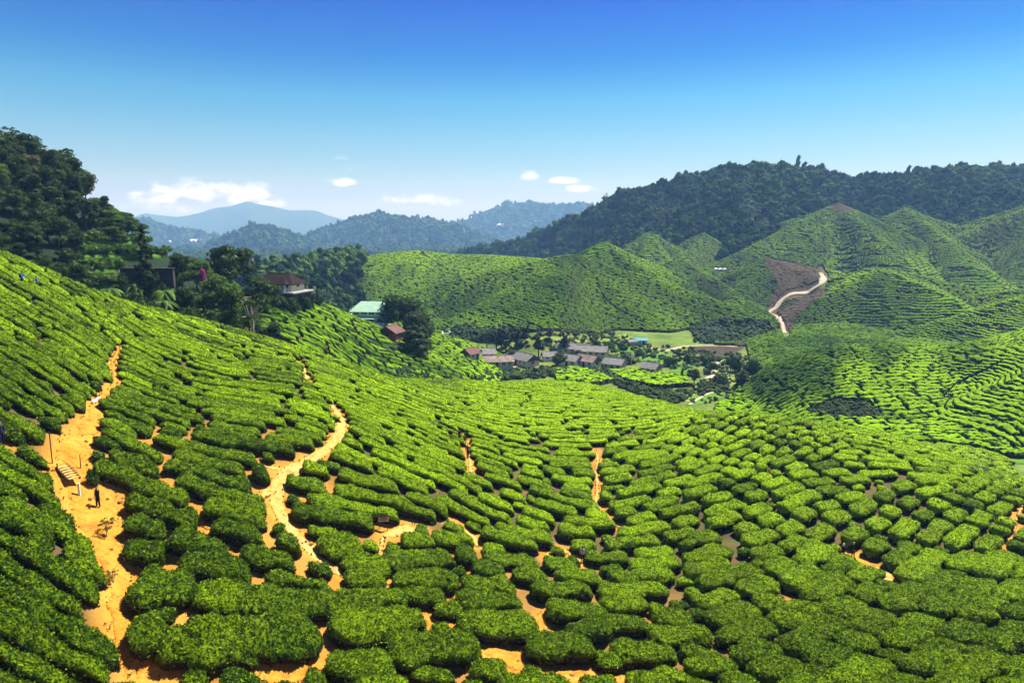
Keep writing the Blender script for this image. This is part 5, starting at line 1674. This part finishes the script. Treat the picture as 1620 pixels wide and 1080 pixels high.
def build_ground():
    a = np.concatenate([np.linspace(-pi, -.80, 26)[:-1], np.linspace(-.80, .80, 560), np.linspace(.80, pi, 26)[1:]])
    r = np.concatenate([[0.4, 2, 5, 9, 13, 17], np.exp(np.linspace(math.log(20), math.log(150), 330)), np.exp(np.linspace(math.log(150), math.log(1000), 330))[1:], np.exp(np.linspace(math.log(1000), math.log(7800), 140))[1:]])
    A, Rr = np.meshgrid(a, r)
    X, Y = np.sin(A) * Rr, np.cos(A) * Rr
    Z, idx, phi = terrain(X, Y, True)
    back = np.clip((np.abs(A) - .85) / .5, 0, 1)
    Z = Z * (1 - back) + np.where(back > 0, np.minimum(-2.0 - Rr * .10, -2), 0).clip(-60) * back
    Z = np.clip(Z, -68, 520)
    px, py = project(X, np.maximum(Y, 1), Z)
    fl = field(px, py)
    sand = fl[:, 4].reshape(X.shape)
    sand = np.where((Y < 140) & (Y > 0), np.clip(sand * 1.4 - .4, 0, .85), 0.0)
    pd = grid_look(_PD, X, Y)
    sand = np.where((Y < 150) & (Y > 20), np.maximum(sand, np.clip(1 - pd / 1.5, 0, 1)), sand)
    green = np.clip((Rr - np.where(idx == 1, 178, 128)) / 10, 0, 1) * np.where(np.isin(np.array([('y' if k in ('tea', 'spur') else 'n') for k in KIND])[idx], ['y']) & (fbm2(X / 25, Y / 25, 91, 2) < .55), .10, .9)
    wooded = np.isin(idx, [q for q, k in enumerate(KIND) if k in ('wood', 'bare')]) * 1.0
    for pl in NO_TEA: green[in_poly(px, py, pl) & (Y > 180)] = .65
    bare = np.zeros(X.shape)
    for pl in BARE: bare[in_poly(px + 3.5 * n2(X / 6, Y / 9, 93), py + 2.5 * n2(X / 6, Y / 9, 94), pl) & (Y > 200)] = 1
    nr, na = X.shape
    v = np.stack([X, Y, Z], -1).reshape(-1, 3)
    i, j = np.meshgrid(np.arange(nr - 1), np.arange(na - 1), indexing='ij')
    q = (i * na + j).ravel()
    f = np.stack([q, q + 1, q + na + 1, q + na], -1)[:, ::-1]
    o = mk('ground', v, f, MAT['ground'], None, True, attrs={'sand': sand.ravel(), 'bare': bare.ravel(), 'green': green.ravel(), 'wooded': wooded.ravel()})
    tag(o, None, None, None, 'structure')


def build_paths():
    for k, (mat, X, Y, Wd) in enumerate(TRACED):
        n = len(X)
        dx, dy = np.gradient(X), np.gradient(Y); g = np.hypot(dx, dy) + 1e-9; dx, dy = dx / g, dy / g
        a = np.linspace(-1, 1, 15)
        s = np.cumsum(np.hypot(np.gradient(X), np.gradient(Y)))
        e = np.clip(np.minimum(np.arange(n), np.arange(n)[::-1]) / 3.0, .3, 1)
        wl = Wd * e * (1 + .30 * n2(s / 1.1, s * 0 + k, 31)) + .15 * n2(s / .35, s * 0 + k, 32)
        wr = Wd * e * (1 + .30 * n2(s / 1.1, s * 0 + k, 33)) + .15 * n2(s / .35, s * 0 + k, 34)
        w = np.where(a[None, :] < 0, wl[:, None], wr[:, None])
        off = a[None, :] * np.maximum(w, .15)
        VX = X[:, None] - dy[:, None] * off; VY = Y[:, None] + dx[:, None] * off
        lift = .06 * (1 - np.abs(a) ** 4)[None, :] + .05 * n2(VX / .8, VY / .8, 77) + .03 * n2(VX / .3, VY / .3, 78) - .09 * (np.abs(a) > .99)[None, :]
        VZ = gz(VX, VY) + lift + .03
        K = len(a)
        v = np.stack([VX, VY, VZ], -1).reshape(-1, 3)
        i, j = np.meshgrid(np.arange(n - 1), np.arange(K - 1), indexing='ij')
        q = (i * K + j).ravel()
        o = mk('path', v, np.stack([q, q + K, q + K + 1, q + 1], -1), MAT[mat], None, True)
        tag(o, None, None, None, 'structure')


# ------------------------------------------------------------------ tea on the far hills
HI0 = 3 + len(RTAB)
NO_TEA = [[(690, 560), (720, 540), (765, 528), (880, 524), (940, 529), (1010, 537), (1085, 546), (1180, 548), (1190, 590), (1150, 640), (1080, 650), (690, 640)]]
TEA_OK = [[(872, 584), (935, 588), (975, 604), (940, 612), (880, 606)], [(958, 590), (1000, 588), (1085, 598), (1092, 612), (1040, 616), (985, 604)]]
SHRUBS = [[(1092, 516), (1145, 506), (1212, 510), (1226, 526), (1165, 544), (1100, 543)], [(1275, 655), (1320, 635), (1375, 640), (1400, 665), (1340, 668)]]


def build_far_tea():
    U = np.linspace(-.84, .84, 1500)
    Yv = np.exp(np.linspace(math.log(140), math.log(640), 1800))
    UU, YY = np.meshgrid(U, Yv)
    XX = UU * YY
    Z, idx, phi = terrain(XX, YY, True)
    px, py = project(XX, YY, Z)
    kind = np.array([1 if k == 'tea' else (2 if k == 'base' else (3 if k == 'spur' else 0)) for k in KIND])[idx]
    ok = (kind == 1) | (kind == 3) | ((kind == 2) & ((YY > 330) | (px > 1130)))
    for p in NO_TEA: ok &= ~(in_poly(px, py, p) & (kind != 3))
    for p in TEA_OK: ok |= in_poly(px, py, p) & (YY > 170)
    pruned = np.zeros(XX.shape, bool)
    for p in BARE: pruned |= in_poly(px + 3.5 * n2(XX / 6, YY / 9, 93), py + 2.5 * n2(XX / 6, YY / 9, 94), p) & (YY > 200)
    for p in SHRUBS: ok &= ~in_poly(px, py, p)
    ok &= seen(XX, YY, Z + 1.0, 5.0)
    ok &= ~((kind == 3) & (px < 405))
    for (bx, by, br) in CLEAR: ok &= np.hypot(XX - bx, YY - by) > br
    pitch = np.where(YY < 260, 2.5, 2.5 + np.clip((YY - 260) / 130, 0, 1.6))
    # each hill carries its own rows; the pitch is fixed per landform so that rows do not drift
    pl = np.array([2.4 if (k in ('gully_hill', 'spur', 'base', 'near')) else 3.6 for k in NAMES])
    pl[pl > 3] = 2.3; pl[HI0 + 13] = 2.2; pl[HI0 + 11] = 2.2; pl[HI0 + 10] = 2.2
    p = pl[idx]
    til = ((idx % 3) - 1) * np.where(YY > 240, .30, .0)
    ph = phi + til * XX + 2.2 * n2(XX / 22, YY / 22, 51) + .5 * n2(XX / 6, YY / 6, 52)
    ph = ph / p
    row = np.floor(ph); fr = np.abs(ph - row - .5) * 2
    Lr = np.where(kind == 3, 6.0, 9.0)
    along = (XX * np.where(kind == 3, 1, .9) + YY * .4) / Lr + _h(row.astype(np.int64), idx.astype(np.int64), idx.astype(np.int64)) * 7 + .12 * n2(XX / 3, YY / 3, 53)
    br = np.abs(along - np.floor(along) - .5) * 2
    gap = np.where(kind == 3, .22, np.where(YY < 240, .20, .13))
    prof = np.clip((1 - gap - fr) / .12, 0, 1) ** .5
    prof *= np.clip((1 - .07 - br) / .10, 0, 1) ** .5
    bare_n = fbm2(XX / 30, YY / 30, 54, 2)
    prof *= np.clip(1.5 - .9 * np.clip(n2(XX / 9, YY / 9, 57), .3, 1), .35, 1)
    H = np.where(kind == 3, 1.25, np.where(YY < 240, 1.5, 1.3)) * 1.0
    h = prof * H * (1 + .22 * n2(XX / 1.1, YY / 1.1, 55) + .12 * n2(XX / .5, YY / .5, 56))
    track = np.zeros(XX.shape, bool)
    for tr in TRACKS:
        for (x0, y0), (x1, y1) in zip(tr[:-1], tr[1:]):
            dx, dy = x1 - x0, y1 - y0; L2 = dx * dx + dy * dy
            t = np.clip(((px - x0) * dx + (py - y0) * dy) / L2, 0, 1)
            track |= np.hypot(px + 2.5 * n2(XX / 7, YY / 7, 96) - x0 - t * dx, py + 2.5 * n2(XX / 7, YY / 7, 97) - y0 - t * dy) < np.where(YY < 260, 1.8, .9)
    for tr in ROADS:
        for (x0, y0, w0), (x1, y1, w1) in zip(tr[:-1], tr[1:]):
            dx, dy = x1 - x0, y1 - y0; L2 = dx * dx + dy * dy
            t = np.clip(((px - x0) * dx + (py - y0) * dy) / L2, 0, 1)
            track |= np.hypot(px - x0 - t * dx, (py - y0 - t * dy) * .6) < w0 * .7
    h[track & (YY > 180)] = 0
    h[pruned] *= .62
    h[~ok] = 0
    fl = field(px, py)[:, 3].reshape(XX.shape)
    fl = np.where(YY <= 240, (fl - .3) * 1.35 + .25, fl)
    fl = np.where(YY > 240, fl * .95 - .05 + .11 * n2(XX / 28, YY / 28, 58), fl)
    VZ = Z + np.where(h > .03, h, -.35)
    nr, na = XX.shape
    keep = h > .03
    i, j = np.meshgrid(np.arange(nr - 1), np.arange(na - 1), indexing='ij')
    cell = keep[:-1, :-1] | keep[1:, :-1] | keep[:-1, 1:] | keep[1:, 1:]
    q = (i * na + j)[cell]
    f = np.stack([q, q + 1, q + na + 1, q + na], -1)[:, ::-1]
    f = f[:, ::-1]
    used = np.zeros(nr * na, bool); used[f.ravel()] = True
    mp = np.cumsum(used) - 1
    v = np.stack([XX, YY, VZ], -1).reshape(-1, 3)[used]
    top = (h / np.maximum(H, .1)).ravel()[f].min(1)
    o = mk('hillside_tea_rows', v, mp[f], [MAT['tea_far'], MAT['tea_stem'], MAT['pruned']], None, True, np.where(pruned.ravel()[f].any(1), 2, (top < np.where(YY < 240, .42, .22).ravel()[f].min(1)).astype(int)), attrs={'flush': fl.ravel()[used]})  # low row walls take the dark stem colour as painted shade
    tag(o, 'contour rows of tea covering the conical hills across the valley', 'tea field', None, 'stuff')
    print('far tea verts', len(v), 'faces', len(f))


# field tracks and gullies that cut the rows on the far hills (picture lines)
TRACKS = [[(1210, 592), (1240, 620), (1285, 640)], [(1620, 558), (1560, 590), (1510, 615), (1484, 640), (1478, 660)], [(660, 399), (700, 425), (760, 465)],
          [(905, 409), (940, 440), (960, 480), (1010, 510)], [(1240, 432), (1330, 436), (1400, 426), (1460, 436), (1520, 440)], [(700, 425), (640, 420), (560, 426)], [(1190, 395), (1290, 402), (1400, 396), (1500, 399)]]
CLEAR = []
# ------------------------------------------------------------------ woods and trees
def ico(sub=1):
    t = (1 + 5 ** .5) / 2
    v = [(-1, t, 0), (1, t, 0), (-1, -t, 0), (1, -t, 0), (0, -1, t), (0, 1, t), (0, -1, -t), (0, 1, -t), (t, 0, -1), (t, 0, 1), (-t, 0, -1), (-t, 0, 1)]
    f = [(0, 11, 5), (0, 5, 1), (0, 1, 7), (0, 7, 10), (0, 10, 11), (1, 5, 9), (5, 11, 4), (11, 10, 2), (10, 7, 6), (7, 1, 8), (3, 9, 4), (3, 4, 2), (3, 2, 6), (3, 6, 8), (3, 8, 9), (4, 9, 5), (2, 4, 11), (6, 2, 10), (8, 6, 7), (9, 8, 1)]
    v = [np.array(p) / np.linalg.norm(p) for p in v]
    for _ in range(sub):
        c = {}; g = []

        def mid(a, b):
            k = (min(a, b), max(a, b))
            if k not in c:
                m = v[a] + v[b]; v.append(m / np.linalg.norm(m)); c[k] = len(v) - 1
            return c[k]
        for a, b, d in f:
            x, y, z = mid(a, b), mid(b, d), mid(d, a)
            g += [(a, x, z), (b, y, x), (d, z, y), (x, y, z)]
        f = g
    return np.array(v), np.array(f)


ICO0, ICO1 = ico(0), ico(1)


def crown(lumps, ncards, size, r, core=True, drop=.5, cs=.66):
    """leaf clumps: lumps = rows of (x, y, z, rx, rz); returns verts, quads, tris"""
    L = np.asarray(lumps, float)
    V, Q, T, n = [], [], [], 0
    if core:
        for x, y, z, rx, rz in L:
            v = ICO1[0] * (1 + .18 * n3(ICO1[0][:, 0] * 2 + x, ICO1[0][:, 1] * 2 + y, ICO1[0][:, 2] * 2 + z)[:, None])
            V.append(v * (rx * cs, rx * cs, rz * cs) + (x, y, z)); T.append(ICO1[1] + n); n += len(v)
    w = L[:, 3] ** 2; k = r.choice(len(L), ncards, p=w / w.sum())
    d = r.normal(0, 1, (ncards, 3)); d /= np.linalg.norm(d, axis=1, keepdims=True)
    d[:, 2] = np.where(d[:, 2] < -drop, -d[:, 2], d[:, 2])
    sc = L[k][:, [3, 3, 4]]
    c = L[k, :3] + d * sc * r.uniform(.72, 1.08, (ncards, 1))
    N_ = d + r.normal(0, .55, d.shape); N_ /= np.linalg.norm(N_, axis=1, keepdims=True)
    t = np.cross(N_, r.normal(0, 1, d.shape)); t /= np.linalg.norm(t, axis=1, keepdims=True) + 1e-9
    b = np.cross(N_, t)
    s = size * r.uniform(.55, 1.4, (ncards, 1))
    q = np.stack([c - t * s, c + b * s * .6, c + t * s, c - b * s * .6], 1).reshape(-1, 3)
    V.append(q); Q.append(np.arange(4 * ncards).reshape(-1, 4) + n)
    return np.concatenate(V), np.concatenate(Q), (np.concatenate(T) if T else np.zeros((0, 3), int))


def lumps_round(r, n, R_, H0, H1, sq=.75):
    out = []
    for i in range(n):
        a = r.uniform(0, 2 * pi); h = r.uniform(0, 1)
        rad = R_ * (1 - .75 * abs(h - .35) ** 1.5) * r.uniform(.25, .8)
        s = R_ * r.uniform(.34, .55)
        out.append((rad * cos(a), rad * sin(a), H0 + (H1 - H0 - s * .7) * h + s * .2, s, s * sq))
    return out


def make_proto(kind, seed):
    """unit tree of height about 1: (crown verts, quads, tris), trunk MB, material"""
    r = np.random.default_rng(seed)
    tr = MB()
    H = 10.0
    if kind in ('broad', 'olive', 'light'):
        L = lumps_round(r, 15, 4.0, 3.4, 10.0)
        c = crown(L, 2600, .27, r)
        tr.tube([(0, 0, -1), (.1, 0, 1.5), (.0, .2, 4), (.2, .1, 7)], [.34, .28, .2, .1])
        for l in L[:8]: tr.tube([(0, .1, 3 + r.uniform(-.6, 1)), (l[0] * .5, l[1] * .5, l[2] - .8), (l[0], l[1], l[2])], [.13, .09, .04], 5)
    elif kind == 'jungle':                                   # tall, layered, ragged
        L = lumps_round(r, 11, 3.2, 4.6, 10.0, .6) + lumps_round(r, 5, 2.2, 1.5, 5.0, .9)
        c = crown(L, 2300, .28, r)
        tr.tube([(0, 0, -1), (.15, .1, 3), (-.1, .1, 6), (.1, 0, 9)], [.30, .24, .17, .07])
        for l in L[:9]: tr.tube([(0, .1, 4 + r.uniform(-1, 2)), (l[0] * .6, l[1] * .6, l[2] - .6), (l[0], l[1], l[2])], [.12, .08, .03], 5)
    elif kind == 'airy':                                     # sparse crown, limbs show through
        L = [(r.uniform(-2.6, 2.6), r.uniform(-2.6, 2.6), r.uniform(5, 9.4), r.uniform(.6, 1.2), r.uniform(.4, .7)) for _ in range(15)]
        c = crown(L, 620, .28, r, core=False)
        tr.tube([(0, 0, -1), (.1, 0, 2.5), (.3, .1, 5), (.1, .3, 7.5)], [.26, .22, .16, .07])
        for l in L: tr.tube([(.2, .1, 4 + r.uniform(-1, 2)), (l[0] * .6, l[1] * .6, l[2] - .7), (l[0], l[1], l[2])], [.11, .07, .03], 5)
    elif kind == 'conifer':
        L = []
        for i in range(26):
            h = i / 25; a = i * 2.4; R_ = 2.3 * (1 - h) ** .8 * r.uniform(.65, 1.15)
            L.append((R_ * .55 * cos(a), R_ * .55 * sin(a), 2.4 + 7.6 * h, max(.28, R_ * .55), max(.3, R_ * .28)))
        c = crown(L, 1100, .26, r)
        tr.tube([(0, 0, -1), (0, 0, 4), (0, 0, 9.8)], [.24, .17, .04])
    elif kind == 'casuarina':                                # dark, columnar with a bare stem below
        L = [(r.uniform(-1.0, 1.0), r.uniform(-1.0, 1.0), 3.4 + 6.2 * (i / 13), r.uniform(.8, 1.5) * (1.12 - .65 * i / 13), r.uniform(.7, 1.1)) for i in range(14)]
        c = crown(L, 1000, .26, r)
        tr.tube([(0, 0, -1), (.1, 0, 4), (0, .1, 9)], [.2, .16, .05])
    elif kind == 'column':                                   # dense rounded cone
        L = []
        for i in range(20):
            h = i / 19; a = i * 2.4; R_ = 3.1 * (1 - h ** 2.2) ** .6 + .2
            L.append((R_ * .5 * cos(a), R_ * .5 * sin(a), .9 + 8.4 * h, R_ * .55 + .3, .9))
        c = crown(L, 1800, .28, r)
        tr.tube([(0, 0, -1), (0, 0, 3), (0, 0, 8)], [.3, .22, .08])
    elif kind in ('fern', 'banana'):
        V, Q, n = [], [], 0
        nf = 15 if kind == 'fern' else 26
        tops = [(0, 0, 6.5)] if kind == 'fern' else [(r.uniform(-2.4, 2.4), r.uniform(-1.6, 1.6), r.uniform(2.2, 5.2)) for _ in range(5)]
        for tx, ty, th in tops:
            tr.tube([(0, 0, -1), (tx * .8, ty * .8, th * .4), (tx, ty, th)], [.22, .18, .14])
            for k in range(nf if kind == 'fern' else 9):
                a = k * 2 * pi / (nf if kind == 'fern' else 9) + r.uniform(-.2, .2)
                le = r.uniform(3.4, 4.6); up = r.uniform(.25, .9); wd = .55 if kind == 'fern' else .62
                for sg in range(6):
                    pass
                ts = np.linspace(0, 1, 7)
                rad = le * ts * .9; hz = th + le * (up * ts - (.55 + up * .55) * ts ** 2)
                w = wd * np.sin(pi * np.clip(ts * .92 + .06, 0, 1)) ** .6
                for s_ in (-1, 1):
                    p = np.stack([tx + rad * cos(a), ty + rad * sin(a), hz], -1)
                    o_ = np.stack([-sin(a) * w * s_, cos(a) * w * s_, -.28 * w], -1)
                    V.append(np.concatenate([p, p + o_])); Q.append(np.array([(i, i + 1, 8 + i, 7 + i) for i in range(6)]) + n); n += 14
        c = (np.concatenate(V), np.concatenate(Q), np.zeros((0, 3), int))
    elif kind == 'bush':
        L = [(r.uniform(-3, 3), r.uniform(-3, 3), r.uniform(2, 6.5), r.uniform(2, 3.4), r.uniform(2, 3.4)) for _ in range(8)]
        c = crown(L, 1300, .55, r)
        for l in L[:4]: tr.tube([(l[0] * .2, l[1] * .2, -1), (l[0] * .7, l[1] * .7, 1.5), (l[0], l[1], l[2])], [.3, .22, .1], 5)
    return c, tr


TREE_MAT = {'broad': 'tree', 'jungle': 'tree', 'olive': 'tree_olive', 'light': 'tree_light', 'airy': 'tree', 'conifer': 'conifer', 'casuarina': 'conifer', 'column': 'tree', 'fern': 'tree_light', 'banana': 'tree', 'bush': 'shrub'}
PROTO = {}


def tree(kind, px, Y, top, width, label, cat='tree', group=None, name=None, var=None, mat=None, x=None):
    """top: picture height of the tip; width: crown width in picture pixels"""
    X = (px - CX) / F_PX * Y if x is None else x
    # correct for pitch: solve X so that the base projects to px
    for _ in range(2):
        z = tz(X, Y); dep = Y * CT - z * ST
        if x is None: X = (px - CX) / F_PX * dep
    z = tz(X, Y)
    zt = float(e_of(top)) * Y
    H = max(1.2, zt - z)
    Wm = width / F_PX * (Y * CT - z * ST)
    v = random.randrange(3) if var is None else var
    key = (kind, v, mat)
    if key not in PROTO:
        (cv, cq, ct), tr = make_proto(kind, hash(kind) % 1000 * 0 + sum(map(ord, kind)) * 7 + v)
        faces = [f for f in (cq, ct) if len(f)]
        sm = np.concatenate([np.full(len(f), f.shape[1] == 3) for f in faces])
        co = mk('crown', cv, faces, MAT[mat or TREE_MAT[kind]], None, sm)
        to = tr.build('trunk', MAT['bark_pale' if kind == 'airy' else 'bark'], None, True)
        nat = {'broad': 8.2, 'olive': 8.2, 'light': 8.2, 'jungle': 6.6, 'airy': 6.4, 'conifer': 4.2, 'casuarina': 3.6, 'column': 6.6, 'fern': 8.0, 'banana': 11.0, 'bush': 11.0}[kind]
        PROTO[key] = (co.data, to.data, nat)
        bpy.data.objects.remove(co); bpy.data.objects.remove(to)
    cd, td, nat = PROTO[key]
    root = empty(name or 'tree', (X, Y, z - .15), random.uniform(0, 6.28))
    s = (Wm / nat, Wm / nat, H / {'fern': 8.2, 'banana': 8.0, 'bush': 9.0}.get(kind, 10.2))
    root.scale = s
    for nm, d in (('crown', cd), ('trunk', td)):
        o = bpy.data.objects.new(nm, d); COL.objects.link(o); o.parent = root
    tag(root, label, cat, group)
    return root


def build_forest():
    """far woods that read as one mass"""
    r = np.random.default_rng(21)
    temps = []
    for k in range(6):
        L = [(0, 0, .75, .8, .8)] + [(r.uniform(-.75, .75), r.uniform(-.75, .75), r.uniform(.5, 1.5), r.uniform(.35, .6), r.uniform(.3, .55)) for _ in range(6)]
        if k == 5: L = [(r.uniform(-.2, .2), r.uniform(-.2, .2), .4 + .32 * i, .55 * (1 - i / 8) + .1, .4) for i in range(7)]
        temps.append(crown(L, 70, .17, r, core=True, cs=.84))
    groups = {'forest_ridge': ('forest', 'dark jungle covering the long ridge behind the tea hills', .0098), 'near_wood': ('forest', 'dark wood on the knoll behind the brown roofed house', .0125),
              'blue_a': ('forest', 'hazy blue wooded hill at far left below the pale mountain', .0058), 'blue_b': ('forest', 'hazy blue wooded dome behind the brown roofed house', .0064),
              'blue_c': ('forest', 'broad hazy wooded hill behind the sunlit tea ridge', .0060), 'blue_d': ('forest', 'palest wooded hill with white buildings on its flank', .0052)}
    for nm, (on, lab, k) in groups.items():
        ii = NAMES.index(nm)
        row = [t for t in RTAB if t[0] == nm][0]
        y0, y1 = row[2].min() * (.55 if nm != 'near_wood' else .80), row[2].max() * 1.03
        if nm == 'blue_b': y0 = 540
        pos = []
        y = y0
        while y < y1:
            s = y * k
            xs = np.arange(-.86 * y, .86 * y, s); xs = xs + r.uniform(-.45, .45, len(xs)) * s
            pos.append(np.stack([xs, y + r.uniform(-.45, .45, len(xs)) * s, np.full(len(xs), s)], -1))
            y += s * (1.25 if nm != 'forest_ridge' else 1.2)
        pos = np.concatenate(pos)
        Z, idx, _ = terrain(pos[:, 0], pos[:, 1], True)
        m = ((idx == ii) | ((nm == 'blue_b') & (idx == 0) & (pos[:, 1] > 540))) & seen(pos[:, 0], pos[:, 1], Z + 6, pos[:, 1] * .012)
        px, py = project(pos[:, 0], pos[:, 1], Z)
        m &= (px > -60) & (px < 1690)
        if nm == 'near_wood': m &= (px < 590)
        for pl in SCRUB + SITES: m &= ~(in_poly(px, py, pl) & (r.random(len(px)) < .93))
        pos, Z, px, py = pos[m], Z[m], px[m], py[m]
        V, Q, T, A, n = [], [], [], [], 0
        for (x, y, s), z, qx, qy in zip(pos, Z, px, py):
            t = temps[r.integers(5) if r.random() < .992 else 5]
            a = r.uniform(0, 6.28); g = s * .80 * r.uniform(.65, 1.4); hz = g * r.uniform(.85, 1.3)
            v = rot(t[0], a) * (g, g, hz) + (x, y, z - g * .25)
            V.append(v); Q.append(t[1] + n); T.append(t[2] + n); n += len(v)
            fl = r.uniform(-.25, .85) + .3 * float(n2(x / 60, y / 90, 66))
            A.append(np.full(len(v), fl))
        if not V: print('no forest', nm); continue
        faces = [np.concatenate(Q), np.concatenate(T)]
        o = mk(on, np.concatenate(V), faces, MAT['wood_far'], None, np.concatenate([np.zeros(len(faces[0]), bool), np.ones(len(faces[1]), bool)]), attrs={'flush': np.concatenate(A)})
        tag(o, lab, 'forest', None, 'stuff')
        print(nm, len(pos))
    # low scrub: paler patches on the ridge, dark thickets between the hills
    def scrub(polys, name, label, k, mat, size, dens=1.0):
        V, Q, A, n = [], [], [], 0
        for pl in polys:
            p = np.array(pl); x0, y0, x1, y1 = p[:, 0].min(), p[:, 1].min(), p[:, 0].max(), p[:, 1].max()
            cnt = int((x1 - x0) * (y1 - y0) * .16 * dens)
            for _ in range(cnt):
                qx, qy = r.uniform(x0, x1), r.uniform(y0, y1)
                if not in_poly(np.array([qx]), np.array([qy]), pl)[0]: continue
                h = hit(qx, qy, 150, 1000)
                if h is None: continue
                s = h[1] * size * r.uniform(.6, 1.5)
                t = temps[r.integers(5)]
                v = rot(t[0], r.uniform(0, 6.28)) * (s, s, s * r.uniform(.6, 1.1)) + (h[0], h[1], h[2] - s * .2)
                V.append(v); Q.append((t[1] + n, t[2] + n)); n += len(v); A.append(np.full(len(v), r.uniform(.1, .7)))
        fa = [np.concatenate([q[0] for q in Q]), np.concatenate([q[1] for q in Q])]
        o = mk(name, np.concatenate(V), fa, MAT[mat], None, False, attrs={'flush': np.concatenate(A)})
        tag(o, label, 'undergrowth', None, 'stuff')
    scrub(SCRUB, 'scrub', 'pale green scrub in clearings of the jungle ridge', 1, 'shrub', .0035)
    scrub(SHRUBS, 'thicket', 'dark thickets in the hollows at the feet of the tea hills', 1, 'shrub', .0036, .9)
    scrub(UNDER, 'undergrowth', 'dark green undergrowth along the bank below the village houses', 1, 'shrub', .0042, 1.0)
    scrub(UNDERL, 'valley_scrub', 'loose green scrub and weeds around the valley fields', 1, 'shrub', .0030, .22)


SCRUB = [[(1030, 320), (1050, 312), (1080, 318), (1080, 350), (1050, 360), (1030, 345)], [(1160, 325), (1180, 316), (1205, 330), (1225, 365), (1205, 372), (1180, 345)]]
SITES = [[(268, 378), (276, 374), (282, 384), (268, 390)], [(294, 380), (312, 376), (320, 384), (300, 392)], [(388, 396), (402, 390), (428, 402), (420, 410), (396, 408)]]
UNDER = [[(760, 592), (840, 588), (880, 584), (905, 590), (870, 598), (820, 600), (770, 604)], [(930, 588), (960, 592), (985, 606), (1040, 620), (1088, 620), (1086, 634), (1060, 640), (1000, 622), (960, 604)],
         [(700, 525), (740, 518), (782, 524), (780, 540), (715, 540)], [(600, 590), (650, 585), (690, 600), (740, 600), (800, 598), (760, 606), (640, 604)], [(1112, 606), (1150, 604), (1150, 618), (1105, 622)]]
UNDERL = [[(960, 545), (1080, 550), (1180, 562), (1200, 585), (1160, 600), (1100, 590), (990, 575)], [(780, 528), (960, 525), (1040, 545), (960, 560), (800, 550)], [(1095, 606), (1180, 596), (1160, 640), (1085, 640)], [(660, 560), (740, 560), (760, 600), (690, 600)]]


# ------------------------------------------------------------------ haze
def build_haze():
    mb = MB()
    x0, x1, y0, y1, z0, z1 = -8000, 8000, -8000, 8000, -70, 335
    mb.box(((x0 + x1) / 2, (y0 + y1) / 2, (z0 + z1) / 2), (x1 - x0, y1 - y0, z1 - z0))
    m = bpy.data.materials.new('haze'); m.use_nodes = True
    nt = m.node_tree; nt.nodes.clear()
    v = nt.nodes.new('ShaderNodeVolumePrincipled')
    v.inputs['Color'].default_value = (.27, .56, 1.0, 1)
    v.inputs['Absorption Color'].default_value = (1, 1, 1, 1)
    v.inputs['Density'].default_value = .0002
    v.inputs['Anisotropy'].default_value = 0.1
    o = nt.nodes.new('ShaderNodeOutputMaterial'); nt.links.new(v.outputs[0], o.inputs['Volume'])
    ob = mb.build('haze', m)
    tag(ob, None, None, None, 'stuff')
import time as _t
for fn in (build_ground, build_paths, build_hedges, build_far_tea, build_forest, build_valley, build_buildings, build_trees, build_people, build_small, build_weeds, build_haze):
    t_ = _t.time(); fn(); print(fn.__name__, round(_t.time() - t_, 1))
